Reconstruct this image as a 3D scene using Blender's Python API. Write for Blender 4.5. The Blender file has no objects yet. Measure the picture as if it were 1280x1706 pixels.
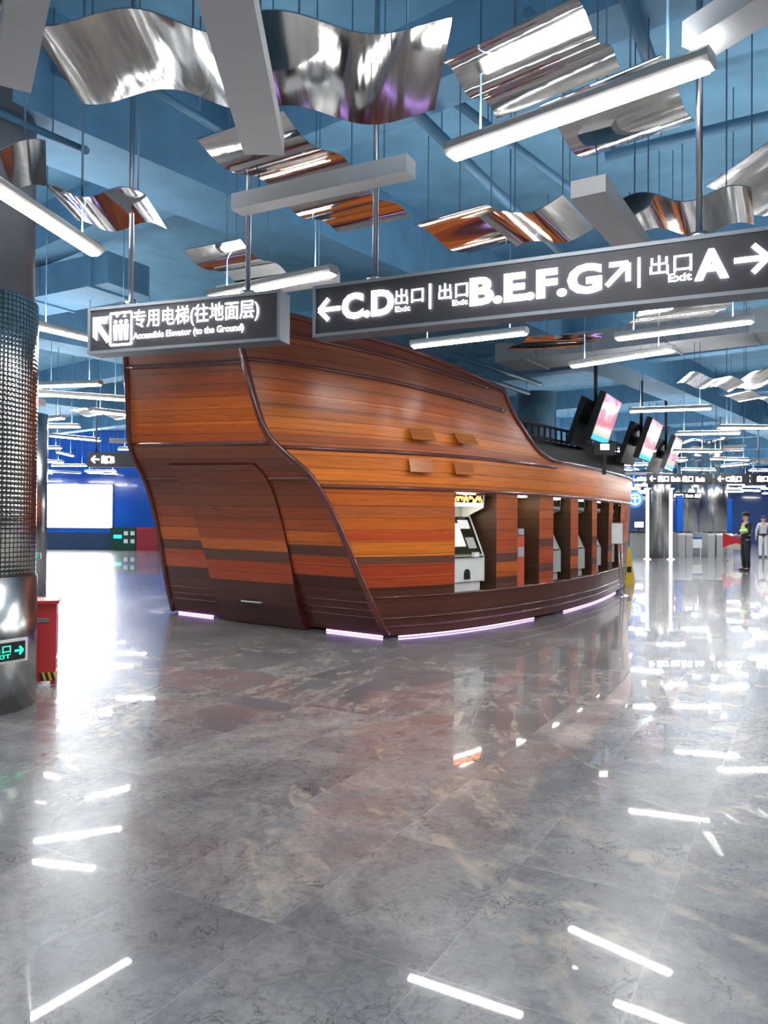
import bpy, bmesh, math, random
from mathutils import Vector, Matrix
from math import sin, cos, pi, radians as R

SC = bpy.context.scene
COL = SC.collection

# ------------------------------------------------------------------ camera
CF, CH, CP, CR = 1280.0, 1.45, R(.58), R(.4)
fwd = Vector((0, cos(CP), sin(CP)))
up0 = Vector((0, -sin(CP), cos(CP)))
right = Vector((1, 0, 0)) * cos(CR) + up0 * sin(CR)
up = -Vector((1, 0, 0)) * sin(CR) + up0 * cos(CR)
CAM = Vector((0, 0, CH))
cam = bpy.data.cameras.new('camera')
cam.sensor_fit = 'VERTICAL'
cam.sensor_height = 36
cam.lens = 36 * CF / 1706
cam.clip_start = .05
cam.clip_end = 300
co = bpy.data.objects.new('camera', cam)
COL.objects.link(co)
co.matrix_world = Matrix.Translation(CAM) @ Matrix((right, up, -fwd)).transposed().to_4x4()
SC.camera = co

# ------------------------------------------------------------------ world, exposure
w = bpy.data.worlds.new('world')
SC.world = w
w.use_nodes = True
bg = w.node_tree.nodes['Background']
bg.inputs[0].default_value = (.72, .82, 1, 1)
bg.inputs[1].default_value = .38
SC.view_settings.view_transform = 'Standard'
SC.view_settings.look = 'None'
SC.view_settings.gamma = 1
SC.view_settings.use_curve_mapping = False
SC.view_settings.exposure = 1.6
LAMP = 30.0          # radiance of the lamp diffusers
SC.cycles.use_denoising = True
SC.cycles.max_bounces = 8
SC.cycles.diffuse_bounces = 4
SC.cycles.glossy_bounces = 5
SC.cycles.sample_clamp_indirect = 6
SC.cycles.use_light_tree = True
SC.cycles.use_adaptive_sampling = True
SC.cycles.adaptive_threshold = .02
SC.cycles.caustics_reflective = False
SC.cycles.caustics_refractive = False
random.seed(7)

def ray(px, py):
    return fwd + right * (px - 640) / CF - up * (py - 853) / CF
def atz(px, py, z):          # where the sight line of a photo point meets the level z
    d = ray(px, py)
    return CAM + d * ((z - CH) / d.z)
def aty(px, py, Y):          # ... or the depth Y
    d = ray(px, py)
    return CAM + d * (Y / d.y)
def proj(p):
    d = Vector(p) - CAM
    z = d.dot(fwd)
    return (640 + CF * d.dot(right) / z, 853 - CF * d.dot(up) / z, z)

# ------------------------------------------------------------------ materials
def new_mat(name):
    m = bpy.data.materials.new(name)
    m.use_nodes = True
    nt = m.node_tree
    return m, nt, nt.nodes['Principled BSDF']
def N(nt, t, **k):
    n = nt.nodes.new(t)
    for a, v in k.items():
        if a[0] == 'i' and a[1:].isdigit():
            n.inputs[int(a[1:])].default_value = v
        else:
            setattr(n, a, v)
    return n
def L(nt, a, b):
    nt.links.new(a, b)
def math_n(nt, op, a, b=None):
    n = N(nt, 'ShaderNodeMath', operation=op)
    for i, v in enumerate((a, b)):
        if v is None: continue
        if isinstance(v, (int, float)): n.inputs[i].default_value = v
        else: L(nt, v, n.inputs[i])
    return n.outputs[0]
def mixc(nt, f, a, b, blend='MIX'):
    n = N(nt, 'ShaderNodeMix', data_type='RGBA', blend_type=blend)
    for i, v in ((0, f), (6, a), (7, b)):
        if hasattr(v, 'links') or hasattr(v, 'is_linked'): L(nt, v, n.inputs[i])
        elif isinstance(v, (int, float)): n.inputs[i].default_value = v
        else: n.inputs[i].default_value = (*v, 1)
    return n.outputs[2]
def ramp(nt, fac, stops, interp='LINEAR'):
    n = N(nt, 'ShaderNodeValToRGB')
    n.color_ramp.interpolation = interp
    e = n.color_ramp.elements
    while len(e) < len(stops): e.new(.5)
    for x, (p, c) in zip(e, stops):
        x.position = p
        x.color = (*c, 1) if len(c) == 3 else c
    L(nt, fac, n.inputs[0])
    return n.outputs[0]
def noise(nt, vec, scale, detail=3, rough=.5, dist=0, sc=None, loc=None):
    if sc or loc:
        mp = N(nt, 'ShaderNodeMapping')
        if sc: mp.inputs['Scale'].default_value = sc
        if loc: mp.inputs['Location'].default_value = loc
        L(nt, vec, mp.inputs[0]); vec = mp.outputs[0]
    n = N(nt, 'ShaderNodeTexNoise')
    n.inputs['Scale'].default_value = scale
    n.inputs['Detail'].default_value = detail
    n.inputs['Roughness'].default_value = rough
    n.inputs['Distortion'].default_value = dist
    L(nt, vec, n.inputs['Vector'])
    return n.outputs[0]
def coords(nt, which='Object'):
    return N(nt, 'ShaderNodeTexCoord').outputs[which]
def bump(nt, h, b, strength=.2, dist=.01):
    n = N(nt, 'ShaderNodeBump')
    n.inputs['Strength'].default_value = strength
    n.inputs['Distance'].default_value = dist
    L(nt, h, n.inputs['Height'])
    L(nt, n.outputs[0], b.inputs['Normal'])

def paint(name, c, rough=.5, metal=0, var=.06, nscale=6, spec=.5, coat=0):
    m, nt, b = new_mat(name)
    f = noise(nt, coords(nt), nscale, 4, .6)
    lo = tuple(max(0, x * (1 - var)) for x in c)
    hi = tuple(min(1, x * (1 + var)) for x in c)
    L(nt, ramp(nt, f, [(.3, lo), (.7, hi)]), b.inputs['Base Color'])
    b.inputs['Roughness'].default_value = rough
    b.inputs['Metallic'].default_value = metal
    b.inputs['Specular IOR Level'].default_value = spec
    b.inputs['Coat Weight'].default_value = coat
    return m
def emit(name, c, s, base=(.8, .8, .8)):
    m, nt, b = new_mat(name)
    b.inputs['Base Color'].default_value = (*base, 1)
    b.inputs['Emission Color'].default_value = (*c, 1)
    b.inputs['Emission Strength'].default_value = s
    return m

def floor_mat():
    m, nt, b = new_mat('polished_stone_tiles')
    oc = coords(nt)
    mp = N(nt, 'ShaderNodeMapping')
    p0 = atz(90, 1418, 0)
    ang = math.atan2(-1.10, 1.95)
    mp.vector_type = 'TEXTURE'
    mp.inputs['Location'].default_value = (p0.x, p0.y, 0)
    mp.inputs['Rotation'].default_value = (0, 0, ang)
    mp.inputs['Scale'].default_value = (.6, .9, 1)
    L(nt, oc, mp.inputs[0])
    sep = N(nt, 'ShaderNodeSeparateXYZ'); L(nt, mp.outputs[0], sep.inputs[0])
    u, v = sep.outputs[0], sep.outputs[1]
    fu, fv = math_n(nt, 'FLOOR', u), math_n(nt, 'FLOOR', v)
    ru, rv = math_n(nt, 'FRACT', u), math_n(nt, 'FRACT', v)
    # distance to the joint in metres
    du = math_n(nt, 'MULTIPLY', math_n(nt, 'MINIMUM', ru, math_n(nt, 'SUBTRACT', 1, ru)), .6)
    dv = math_n(nt, 'MULTIPLY', math_n(nt, 'MINIMUM', rv, math_n(nt, 'SUBTRACT', 1, rv)), .9)
    joint = math_n(nt, 'LESS_THAN', math_n(nt, 'MINIMUM', du, dv), .0022)
    cb = N(nt, 'ShaderNodeCombineXYZ'); L(nt, fu, cb.inputs[0]); L(nt, fv, cb.inputs[1])
    wn = N(nt, 'ShaderNodeTexWhiteNoise'); L(nt, cb.outputs[0], wn.inputs[0])
    tile = wn.outputs[0]
    # each slab shows another piece of the stone
    off = N(nt, 'ShaderNodeVectorMath', operation='SCALE'); L(nt, wn.outputs[1], off.inputs[0]); off.inputs[3].default_value = .55
    add = N(nt, 'ShaderNodeVectorMath', operation='ADD'); L(nt, oc, add.inputs[0]); L(nt, off.outputs[0], add.inputs[1])
    c = add.outputs[0]
    mott = noise(nt, c, 1.3, 6, .62, 1.2)
    base = ramp(nt, mott, [(.3, (.13, .13, .14)), (.5, (.21, .207, .212)), (.68, (.32, .31, .30))])
    tone = ramp(nt, tile, [(0, (.80, .81, .85)), (.6, (1, 1, 1)), (1, (1.08, 1.07, 1.06))])
    base = mixc(nt, 1.0, base, tone, 'MULTIPLY')
    fine = noise(nt, c, 17, 8, .78, .9)
    base = mixc(nt, 1.0, base, ramp(nt, fine, [(.34, (.66, .66, .68)), (.5, (1, 1, 1)), (.68, (1.28, 1.26, 1.22))]), 'MULTIPLY')
    # tan drifts
    t1 = noise(nt, c, .42, 5, .6, 1.0, sc=(1.3, .5, 1), loc=(3.1, 1.7, 0))
    tan_f = ramp(nt, t1, [(.50, (0, 0, 0)), (.516, (1, 1, 1)), (.524, (1, 1, 1)), (.54, (0, 0, 0))])
    t2 = noise(nt, c, 5, 4, .7)
    tan_f = mixc(nt, 1.0, tan_f, ramp(nt, t2, [(.42, (0, 0, 0)), (.6, (.8, .8, .8))]), 'MULTIPLY')
    base = mixc(nt, tan_f, base, (.42, .37, .31))
    # thin dark scratches of crystal
    d1 = noise(nt, c, 4.5, 4, .65, 1.5)
    dk = ramp(nt, d1, [(.485, (1, 1, 1)), (.495, (.34, .34, .36)), (.506, (.34, .34, .36)), (.515, (1, 1, 1))])
    d2 = noise(nt, c, 2.6, 2)
    dk = mixc(nt, ramp(nt, d2, [(.42, (0, 0, 0)), (.62, (.9, .9, .9))]), (1, 1, 1), dk)
    base = mixc(nt, 1.0, base, dk, 'MULTIPLY')
    base = mixc(nt, math_n(nt, 'MULTIPLY', joint, .24), base, (.42, .42, .42))
    L(nt, base, b.inputs['Base Color'])
    rr = noise(nt, c, 3, 3)
    rg = math_n(nt, 'ADD', math_n(nt, 'MULTIPLY', rr, .035), .008)
    rg = math_n(nt, 'ADD', rg, math_n(nt, 'MULTIPLY', joint, .12))
    b.inputs['Roughness'].default_value = .27
    b.inputs['Coat Weight'].default_value = .6
    b.inputs['Coat IOR'].default_value = 1.5
    L(nt, rg, b.inputs['Coat Roughness'])
    b.inputs['IOR'].default_value = 1.5
    b.inputs['Specular IOR Level'].default_value = .5
    bump(nt, noise(nt, oc, 1.6, 2), b, .05, .01)
    return m

# wood colours by level above the floor, sRGB triples turned linear
def s2l(c):
    return tuple(((x / 255 + .055) / 1.055) ** 2.4 if x > 10 else x / 255 / 12.92 for x in c)
OR, OR2, RD, BR, DK, SK, MB_ = (212, 116, 44), (198, 100, 40), (186, 78, 42), (176, 92, 48), (104, 66, 50), (88, 54, 46), (148, 78, 52)
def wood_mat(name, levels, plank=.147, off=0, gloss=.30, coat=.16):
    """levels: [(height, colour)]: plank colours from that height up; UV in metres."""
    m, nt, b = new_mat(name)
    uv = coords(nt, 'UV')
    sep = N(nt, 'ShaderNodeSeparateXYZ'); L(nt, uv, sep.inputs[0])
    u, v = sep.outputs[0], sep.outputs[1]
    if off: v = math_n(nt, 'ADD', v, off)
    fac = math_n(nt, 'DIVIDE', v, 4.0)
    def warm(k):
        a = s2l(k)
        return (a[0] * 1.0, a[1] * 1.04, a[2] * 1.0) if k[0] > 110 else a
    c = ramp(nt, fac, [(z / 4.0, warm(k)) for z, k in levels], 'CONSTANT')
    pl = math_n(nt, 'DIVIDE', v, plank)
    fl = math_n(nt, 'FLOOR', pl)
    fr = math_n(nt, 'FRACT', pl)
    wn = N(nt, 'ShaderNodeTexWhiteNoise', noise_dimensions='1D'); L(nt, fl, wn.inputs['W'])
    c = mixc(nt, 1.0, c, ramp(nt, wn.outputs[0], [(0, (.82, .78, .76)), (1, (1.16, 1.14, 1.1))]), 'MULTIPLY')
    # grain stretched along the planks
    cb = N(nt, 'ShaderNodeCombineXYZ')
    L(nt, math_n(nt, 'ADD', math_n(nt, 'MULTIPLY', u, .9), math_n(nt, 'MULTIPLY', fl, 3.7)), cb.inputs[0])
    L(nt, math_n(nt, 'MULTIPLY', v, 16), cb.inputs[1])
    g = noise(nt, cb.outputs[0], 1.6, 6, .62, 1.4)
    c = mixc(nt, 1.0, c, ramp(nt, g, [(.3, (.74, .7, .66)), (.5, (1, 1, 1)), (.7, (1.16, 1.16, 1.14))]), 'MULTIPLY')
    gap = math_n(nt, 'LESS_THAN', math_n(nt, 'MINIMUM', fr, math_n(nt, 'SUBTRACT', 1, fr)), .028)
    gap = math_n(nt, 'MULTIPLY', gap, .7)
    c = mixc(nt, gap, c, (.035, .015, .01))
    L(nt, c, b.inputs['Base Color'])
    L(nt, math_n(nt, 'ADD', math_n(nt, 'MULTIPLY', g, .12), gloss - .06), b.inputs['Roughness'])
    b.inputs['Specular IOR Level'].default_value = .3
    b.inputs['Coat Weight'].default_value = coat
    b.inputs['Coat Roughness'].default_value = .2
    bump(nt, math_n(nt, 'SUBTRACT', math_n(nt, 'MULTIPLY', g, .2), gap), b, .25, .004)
    return m

MAT = {}
MAT['floor'] = floor_mat()
side_levels = [(0, SK), (.3, (84, 48, 38)), (.61, RD), (.76, (166, 64, 36)), (.9, DK), (1.0, OR), (1.18, RD), (1.3, OR2), (1.47, BR), (1.62, OR2), (1.84, OR), (2.28, BR), (2.45, OR), (2.6, OR), (2.75, BR), (2.9, OR2), (3.04, BR), (3.28, MB_), (3.6, (112, 54, 36))]
MAT['side'] = wood_mat('hull_side_planks', side_levels)
MAT['pillar'] = wood_mat('hull_pillar_planks', [(0, SK), (.5, (96, 58, 48)), (.66, (190, 94, 34)), (.86, (96, 60, 50)), (1.0, (172, 78, 40)), (1.3, (176, 84, 44)), (1.6, (190, 96, 46))], gloss=.5, coat=0)
MAT['pillar2'] = wood_mat('hull_pillar_planks_pale', [(0, SK), (.5, (176, 80, 48)), (.68, (110, 66, 52)), (.8, (170, 72, 44)), (1.05, (104, 62, 50)), (1.16, (178, 84, 44)), (1.5, (190, 98, 52))], gloss=.5, coat=0)
MAT['transom'] = wood_mat('transom_planks', [(0, SK), (.3, (82, 46, 38)), (.74, RD), (.9, (164, 66, 34)), (1.0, (96, 58, 44)), (1.13, OR2), (1.3, (168, 78, 36)), (1.45, (150, 66, 34)), (1.6, (132, 66, 38)), (1.8, (128, 62, 38)), (2.0, (122, 58, 36)), (2.2, (130, 66, 40)), (2.39, (178, 84, 38)), (2.6, OR2), (2.8, (176, 86, 36)), (3.0, (160, 72, 36)), (3.2, (150, 72, 42)), (3.4, (136, 64, 42))])
MAT['door'] = wood_mat('door_planks', [(0, (70, 42, 36)), (.3, (74, 44, 36)), (.6, RD), (.75, (170, 68, 34)), (.88, (92, 60, 44)), (1.02, OR2), (1.18, (160, 70, 34)), (1.4, (136, 62, 36)), (1.6, (130, 66, 40)), (1.85, (124, 60, 38))])
MAT['trim'] = paint('dark_red_brown_moulding', s2l((98, 46, 38)), .22, var=.15, coat=.4)
MAT['recess'] = wood_mat('recess_dark_planks', [(0, (74, 50, 36)), (.8, (70, 46, 34)), (1.3, (78, 54, 36)), (1.6, (96, 68, 40))], coat=0, gloss=.5)  # uppermost planks paler gold: glow of the downlights put into the colour
MAT['flap'] = wood_mat('flap_board', [(0, (178, 104, 50))], plank=9)
MAT['ceiling'] = paint('blue_painted_concrete', (.17, .385, .56), .7, var=.16, nscale=2.2)
MAT['beam'] = paint('blue_painted_beam', (.13, .31, .48), .65, var=.12, nscale=3)
MAT['pipe'] = paint('blue_painted_pipe', (.09, .22, .35), .45)
MAT['grey_duct'] = paint('grey_sheet_duct', (.36, .39, .42), .5, var=.1)
MAT['shaft'] = paint('dark_grey_column_paint', (.11, .12, .14), .5)
MAT['baffle'] = paint('pale_grey_baffle', (.62, .62, .63), .55, var=.03)
MAT['lamp_body'] = paint('lamp_housing', (.5, .49, .47), .5)
MAT['lamp'] = emit('lamp_diffuser', (1, .985, .96), LAMP)
MAT['ceiling_fill'] = emit('added_top_glow', (.95, .98, 1), 20)  # added glow on the lamp tops to brighten the ceiling, an assumed source
MAT['rod'] = paint('satin_steel_rod', (.42, .46, .5), .28, 1)
MAT['thin_rod'] = paint('blue_grey_hanger', (.1, .2, .3), .5)
MAT['sign'] = paint('dark_grey_sign_face', (.034, .035, .043), .5, var=.05, spec=.25)
MAT['sign_frame'] = paint('sign_frame_aluminium', (.17, .19, .22), .5, .2)
MAT['glyph'] = emit('backlit_white_letters', (1, 1, 1), 3.5)
MAT['black'] = paint('matt_black', (.012, .012, .014), .5)
MAT['blackgloss'] = paint('black_gloss', (.015, .015, .006), .12)
MAT['white'] = paint('white_enamel', (.78, .79, .76), .35, coat=.3)
MAT['machine_grey'] = paint('machine_grey', (.45, .46, .45), .35)
MAT['red'] = paint('signal_red', (.60, .035, .045), .35, coat=.3)
MAT['red_dark'] = paint('dark_red', (.35, .02, .03), .4)
MAT['yellow'] = paint('yellow_plastic', (.75, .5, .02), .4)
MAT['chrome'] = paint('polished_chrome', (.8, .8, .82), .1, 1, .02)
MAT['steel'] = paint('brushed_steel', (.55, .55, .54), .24, 1, .06)
MAT['pale_steel'] = paint('pale_satin_steel', (.55, .56, .56), .3, .3)
MAT['paper'] = paint('paper', (.85, .86, .84), .7)
MAT['orange_red'] = paint('orange_red_post', (.62, .12, .05), .35)
MAT['led_strip'] = emit('violet_led_strip', (.55, .28, 1), 2.2)
MAT['led_white'] = emit('small_white_downlight', (1, .93, .8), 7)
MAT['blue_panel'] = None

def wave_metal():
    m, nt, b = new_mat('mirror_finish_sheet')
    oc = coords(nt)
    g = noise(nt, oc, 3, 4, .6, .3, sc=(14, 1, 1))
    L(nt, ramp(nt, g, [(.25, (.56, .545, .52)), (.75, (.70, .69, .665))]), b.inputs['Base Color'])
    b.inputs['Metallic'].default_value = 1
    L(nt, math_n(nt, 'ADD', math_n(nt, 'MULTIPLY', g, .12), .02), b.inputs['Roughness'])
    return m
MAT['wave'] = wave_metal()

def mosaic():
    """rows of small rounded mirror tiles in UV metres"""
    m, nt, b = new_mat('mirror_mosaic')
    uv = coords(nt, 'UV')
    sep = N(nt, 'ShaderNodeSeparateXYZ'); L(nt, uv, sep.inputs[0])
    hs = []
    frs = []
    for o in (sep.outputs[0], sep.outputs[1]):
        fr = math_n(nt, 'FRACT', math_n(nt, 'DIVIDE', o, .036))
        frs.append(fr)
        x = math_n(nt, 'SUBTRACT', fr, .5)
        hs.append(math_n(nt, 'MULTIPLY', x, x))
    h = math_n(nt, 'SUBTRACT', .5, math_n(nt, 'ADD', hs[0], hs[1]))
    dist = math_n(nt, 'MAXIMUM', hs[0], hs[1])
    gap = math_n(nt, 'GREATER_THAN', dist, .165)
    c = mixc(nt, gap, (.62, .6, .57), (.05, .045, .04))
    L(nt, c, b.inputs['Base Color'])
    b.inputs['Metallic'].default_value = 1
    L(nt, math_n(nt, 'ADD', math_n(nt, 'MULTIPLY', gap, .5), .12), b.inputs['Roughness'])
    bump(nt, h, b, .7, .012)
    return m
MAT['mosaic'] = mosaic()

def glossy_blue(name, c, rough=.15, emi=0):
    m, nt, b = new_mat(name)
    f = noise(nt, coords(nt), .6, 3)
    L(nt, ramp(nt, f, [(.3, tuple(x * .8 for x in c)), (.7, tuple(x * 1.15 for x in c))]), b.inputs['Base Color'])
    b.inputs['Roughness'].default_value = rough
    b.inputs['Coat Weight'].default_value = .6
    b.inputs['Coat Roughness'].default_value = .05
    return m
MAT['blue_wall'] = glossy_blue('glossy_blue_glass_panel', (.02, .13, .62))
MAT['hall_wall'] = paint('grey_blue_wall_panel', (.22, .27, .33), .4)
MAT['skirting'] = paint('dark_slate_skirting', (.035, .06, .12), .2)
MAT['navy'] = glossy_blue('navy_panel', (.07, .13, .34))
MAT['lightbox'] = emit('lightbox_white', (.95, .98, 1), 9)
MAT['green_sign'] = emit('green_exit_light', (.02, .75, .4), .7, (.02, .3, .15))
MAT['green_dark'] = paint('dark_green_panel', (.01, .06, .045), .3)
MAT['skin'] = paint('skin', (.55, .33, .24), .5)
MAT['cloth_black'] = paint('black_uniform', (.018, .02, .026), .8)
MAT['hivis'] = paint('high_visibility_yellow_green', (.45, .72, .12), .6)
MAT['hivis_pale'] = paint('reflective_band', (.72, .78, .66), .4)
MAT['cloth_grey'] = paint('light_grey_knit', (.55, .56, .56), .8)
MAT['cloth_white'] = paint('white_cotton', (.78, .79, .78), .8)
MAT['cloth_navy'] = paint('navy_cloth', (.03, .03, .06), .8)
MAT['cream'] = paint('cream_board', (.62, .5, .36), .6)

def glassy(name, c, rough=.05, a=.35):
    m, nt, b = new_mat(name)
    b.inputs['Base Color'].default_value = (*c, 1)
    b.inputs['Roughness'].default_value = rough
    b.inputs['Alpha'].default_value = a
    b.inputs['Specular IOR Level'].default_value = 1
    return m
MAT['glass'] = glassy('clear_panel', (.5, .56, .55))

# ------------------------------------------------------------------ mesh builder
class MB:
    def __init__(s):
        s.v, s.f, s.m, s.uv, s.sm = [], [], [], {}, []
    def vert(s, p):
        s.v.append(tuple(p)); return len(s.v) - 1
    def face(s, idx, mi=0, uv=None, smooth=False):
        s.f.append(tuple(idx)); s.m.append(mi); s.sm.append(smooth)
        if uv: s.uv[len(s.f) - 1] = uv
    def box(s, c, size, rz=0, mi=0, ax=None):
        """c centre, size; ax = (X, Y, Z) unit vectors or rotation rz about z"""
        c = Vector(c)
        if ax is None:
            ax = (Vector((cos(rz), sin(rz), 0)), Vector((-sin(rz), cos(rz), 0)), Vector((0, 0, 1)))
        h = [x / 2 for x in size]
        i = [s.vert(c + ax[0] * h[0] * a + ax[1] * h[1] * b + ax[2] * h[2] * d) for d in (-1, 1) for b in (-1, 1) for a in (-1, 1)]
        for q in ((0, 2, 3, 1), (4, 5, 7, 6), (0, 1, 5, 4), (2, 6, 7, 3), (0, 4, 6, 2), (1, 3, 7, 5)):
            s.face([i[k] for k in q], mi)
        return s
    def prism(s, pts, vec, mi=0):
        """polygon pts (3D, in order) pushed along vec"""
        vec = Vector(vec)
        a = [s.vert(p) for p in pts]
        b = [s.vert(Vector(p) + vec) for p in pts]
        n = len(pts)
        s.face(a[::-1], mi); s.face(b, mi)
        for k in range(n):
            s.face((a[k], a[(k + 1) % n], b[(k + 1) % n], b[k]), mi)
        return s
    def tube(s, pts, r, n=10, mi=0, closed_ends=True, rs=None):
        pts = [Vector(p) for p in pts]
        rings = []
        prev = None
        for k, p in enumerate(pts):
            t = (pts[min(k + 1, len(pts) - 1)] - pts[max(k - 1, 0)]).normalized()
            ref = prev if prev else (Vector((0, 0, 1)) if abs(t.z) < .9 else Vector((1, 0, 0)))
            x = (ref - t * ref.dot(t)).normalized(); prev = x
            y = t.cross(x)
            rr = rs[k] if rs else r
            rings.append([s.vert(p + x * rr * cos(2 * pi * j / n) + y * rr * sin(2 * pi * j / n)) for j in range(n)])
        for a, b in zip(rings, rings[1:]):
            for j in range(n):
                s.face((a[j], a[(j + 1) % n], b[(j + 1) % n], b[j]), mi, smooth=True)
        if closed_ends:
            s.face(rings[0][::-1], mi); s.face(rings[-1], mi)
        return s
    def lathe(s, c, prof, n=48, mi=0, uv=False, smooth=True):
        c = Vector(c)
        rings = [[s.vert(c + Vector((r * cos(2 * pi * j / n), r * sin(2 * pi * j / n), z))) for j in range(n)] for r, z in prof]
        for k, (a, b) in enumerate(zip(rings, rings[1:])):
            r = prof[k][0]
            for j in range(n):
                u = None
                if uv:
                    u0, u1 = 2 * pi * r * j / n, 2 * pi * r * (j + 1) / n
                    u = [(u0, prof[k][1]), (u1, prof[k][1]), (u1, prof[k + 1][1]), (u0, prof[k + 1][1])]
                s.face((a[j], a[(j + 1) % n], b[(j + 1) % n], b[j]), mi, u, smooth)
        s.face(rings[0][::-1], mi); s.face(rings[-1], mi)
        return s
    def grid(s, rows, uvs=None, mi=0, smooth=True, flip=False, thick=None):
        """rows of points -> surface"""
        idx = [[s.vert(p) for p in r] for r in rows]
        for i in range(len(rows) - 1):
            for j in range(len(rows[0]) - 1):
                q = [(i, j), (i, j + 1), (i + 1, j + 1), (i + 1, j)]
                if flip: q = q[::-1]
                s.face([idx[a][b] for a, b in q], mi, [uvs[a][b] for a, b in q] if uvs else None, smooth)
        return idx
    def mesh(s, name, mats):
        me = bpy.data.meshes.new(name)
        me.from_pydata(s.v, [], s.f)
        for m in mats: me.materials.append(m)
        for p, mi, sm in zip(me.polygons, s.m, s.sm):
            p.material_index = mi; p.use_smooth = sm
        if s.uv:
            ul = me.uv_layers.new(name='UVMap')
            for p in me.polygons:
                u = s.uv.get(p.index)
                if u:
                    for li, x in zip(p.loop_indices, u): ul.data[li].uv = x
        me.update()
        return me
    def build(s, name, mats, parent=None, loc=None):
        if not isinstance(mats, (list, tuple)): mats = [mats]
        me = s.mesh(name, mats)
        o = bpy.data.objects.new(name, me)
        COL.objects.link(o)
        if parent is not None: o.parent = parent
        if loc is not None: o.location = loc
        return o

def tag(o, label=None, cat=None, group=None, kind=None):
    for k, v in (('label', label), ('category', cat), ('group', group), ('kind', kind)):
        if v: o[k] = v
    return o
def thing(name, label, cat, loc=(0, 0, 0), rz=0, group=None):
    o = bpy.data.objects.new(name, None)
    o.empty_display_size = .1
    COL.objects.link(o); o.location = loc; o.rotation_euler = (0, 0, rz)
    return tag(o, label, cat, group)
def dup(o, label=None, parent=None, loc=None, rz=None, group=None):
    c = o.copy(); COL.objects.link(c); c.parent = parent
    if loc is not None: c.location = loc
    if rz is not None: c.rotation_euler = (0, 0, rz)
    if label: c['label'] = label
    if group: c['group'] = group
    for ch in list(o.children): dup(ch, parent=c)
    return c

# ------------------------------------------------------------------ the setting
CEIL = 5.4
XL, XR, YB, YF, YL = -21, 34, -10, 52, 34.8
mb = MB(); mb.grid([[(x, y, 0) for x in (XL, XR)] for y in (YB, YF)], flip=False)
tag(mb.build('floor', MAT['floor']), kind='structure')
mb = MB(); mb.grid([[(x, y, CEIL) for x in (XL, XR)] for y in (YB, YF)], flip=True)
tag(mb.build('ceiling', MAT['ceiling']), kind='structure')

A_ = Vector((.5975, .8019, 0))      # ship's axis, stern to bow
B_ = Vector((.8019, -.5975, 0))     # towards its starboard side
M_ = Vector((-1.583, 10.633, 0))    # middle of the stern on the floor

def beam(o, d, length, wid, z0, z1, name, mat='beam'):
    o = Vector(o); d = Vector(d).normalized()
    c = o + d * length / 2; c.z = (z0 + z1) / 2
    n = Vector((-d.y, d.x, 0))
    m = MB().box(c, (length, wid, z1 - z0), ax=(d, n, Vector((0, 0, 1))))
    return tag(m.build(name, MAT[mat]), kind='structure')
b0 = atz(0, 165, 4.55)
D_ = Vector((.62, .785, 0)); Dn = Vector((.785, -.62, 0))
n = 1
for k in range(-2, 5):
    p = b0 + Dn * (7.2 * k) - D_ * 3 + Vector((-.3, .2, 0))
    # keep each beam inside the hall
    tmax = 60
    while (p + D_ * tmax).x > XR - .3 or (p + D_ * tmax).y > YF - .3: tmax -= .5
    t0 = 0
    while (p + D_ * t0).x < XL + .3 or (p + D_ * t0).y < YB + .3: t0 += .5
    beam(p + D_ * t0, D_, tmax - t0, .8, 4.55, CEIL, 'beam_%d' % n); n += 1
for k in range(-1, 9):
    q = b0 + D_ * (5.6 * k + 2.4) - Dn * 30
    t0 = 0
    ok = lambda p: XL + .3 < p.x < XR - .3 and YB + .3 < p.y < YF - .3
    while t0 < 80 and not ok(q + Dn * t0): t0 += .25
    t1 = t0
    while t1 < 110 and ok(q + Dn * t1): t1 += .25
    if t1 - t0 > 3: beam(q + Dn * t0, Dn, t1 - t0, .4, 4.85, CEIL, 'beam_%d' % n); n += 1

# far walls
def wall(name, p0, p1, h, mat, z0=0, th=.2):
    p0, p1 = Vector(p0), Vector(p1)
    d = (p1 - p0).normalized(); nn = Vector((-d.y, d.x, 0))
    c = (p0 + p1) / 2 + nn * th / 2
    c.z = (h + z0) / 2
    return tag(MB().box(c, ((p1 - p0).length, th, h - z0), ax=(d, nn, Vector((0, 0, 1)))).build(name, MAT[mat]), kind='structure')
wall('wall_left', (XL, YL, 0), (4.0, YL, 0), 5.39, 'blue_wall')
wall('wall_back', (4.0, YF, 0), (XR, YF, 0), 5.39, 'navy')
wall('wall_side', (4.0, YL + .2, 0), (4.0, YF, 0), 5.39, 'navy')
wall('wall_west', (XL, YB, 0), (XL, YL, 0), 5.39, 'hall_wall', th=.2)
wall('wall_east', (XR, YF, 0), (XR, YB, 0), 5.39, 'hall_wall', th=.2)
wall('wall_near', (XR, YB, 0), (XL, YB, 0), 5.39, 'hall_wall', th=.2)
wall('baseboard_left', (XL, YL - .03, 0), (4.0, YL - .03, 0), .78, 'skirting', th=.03)

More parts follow.
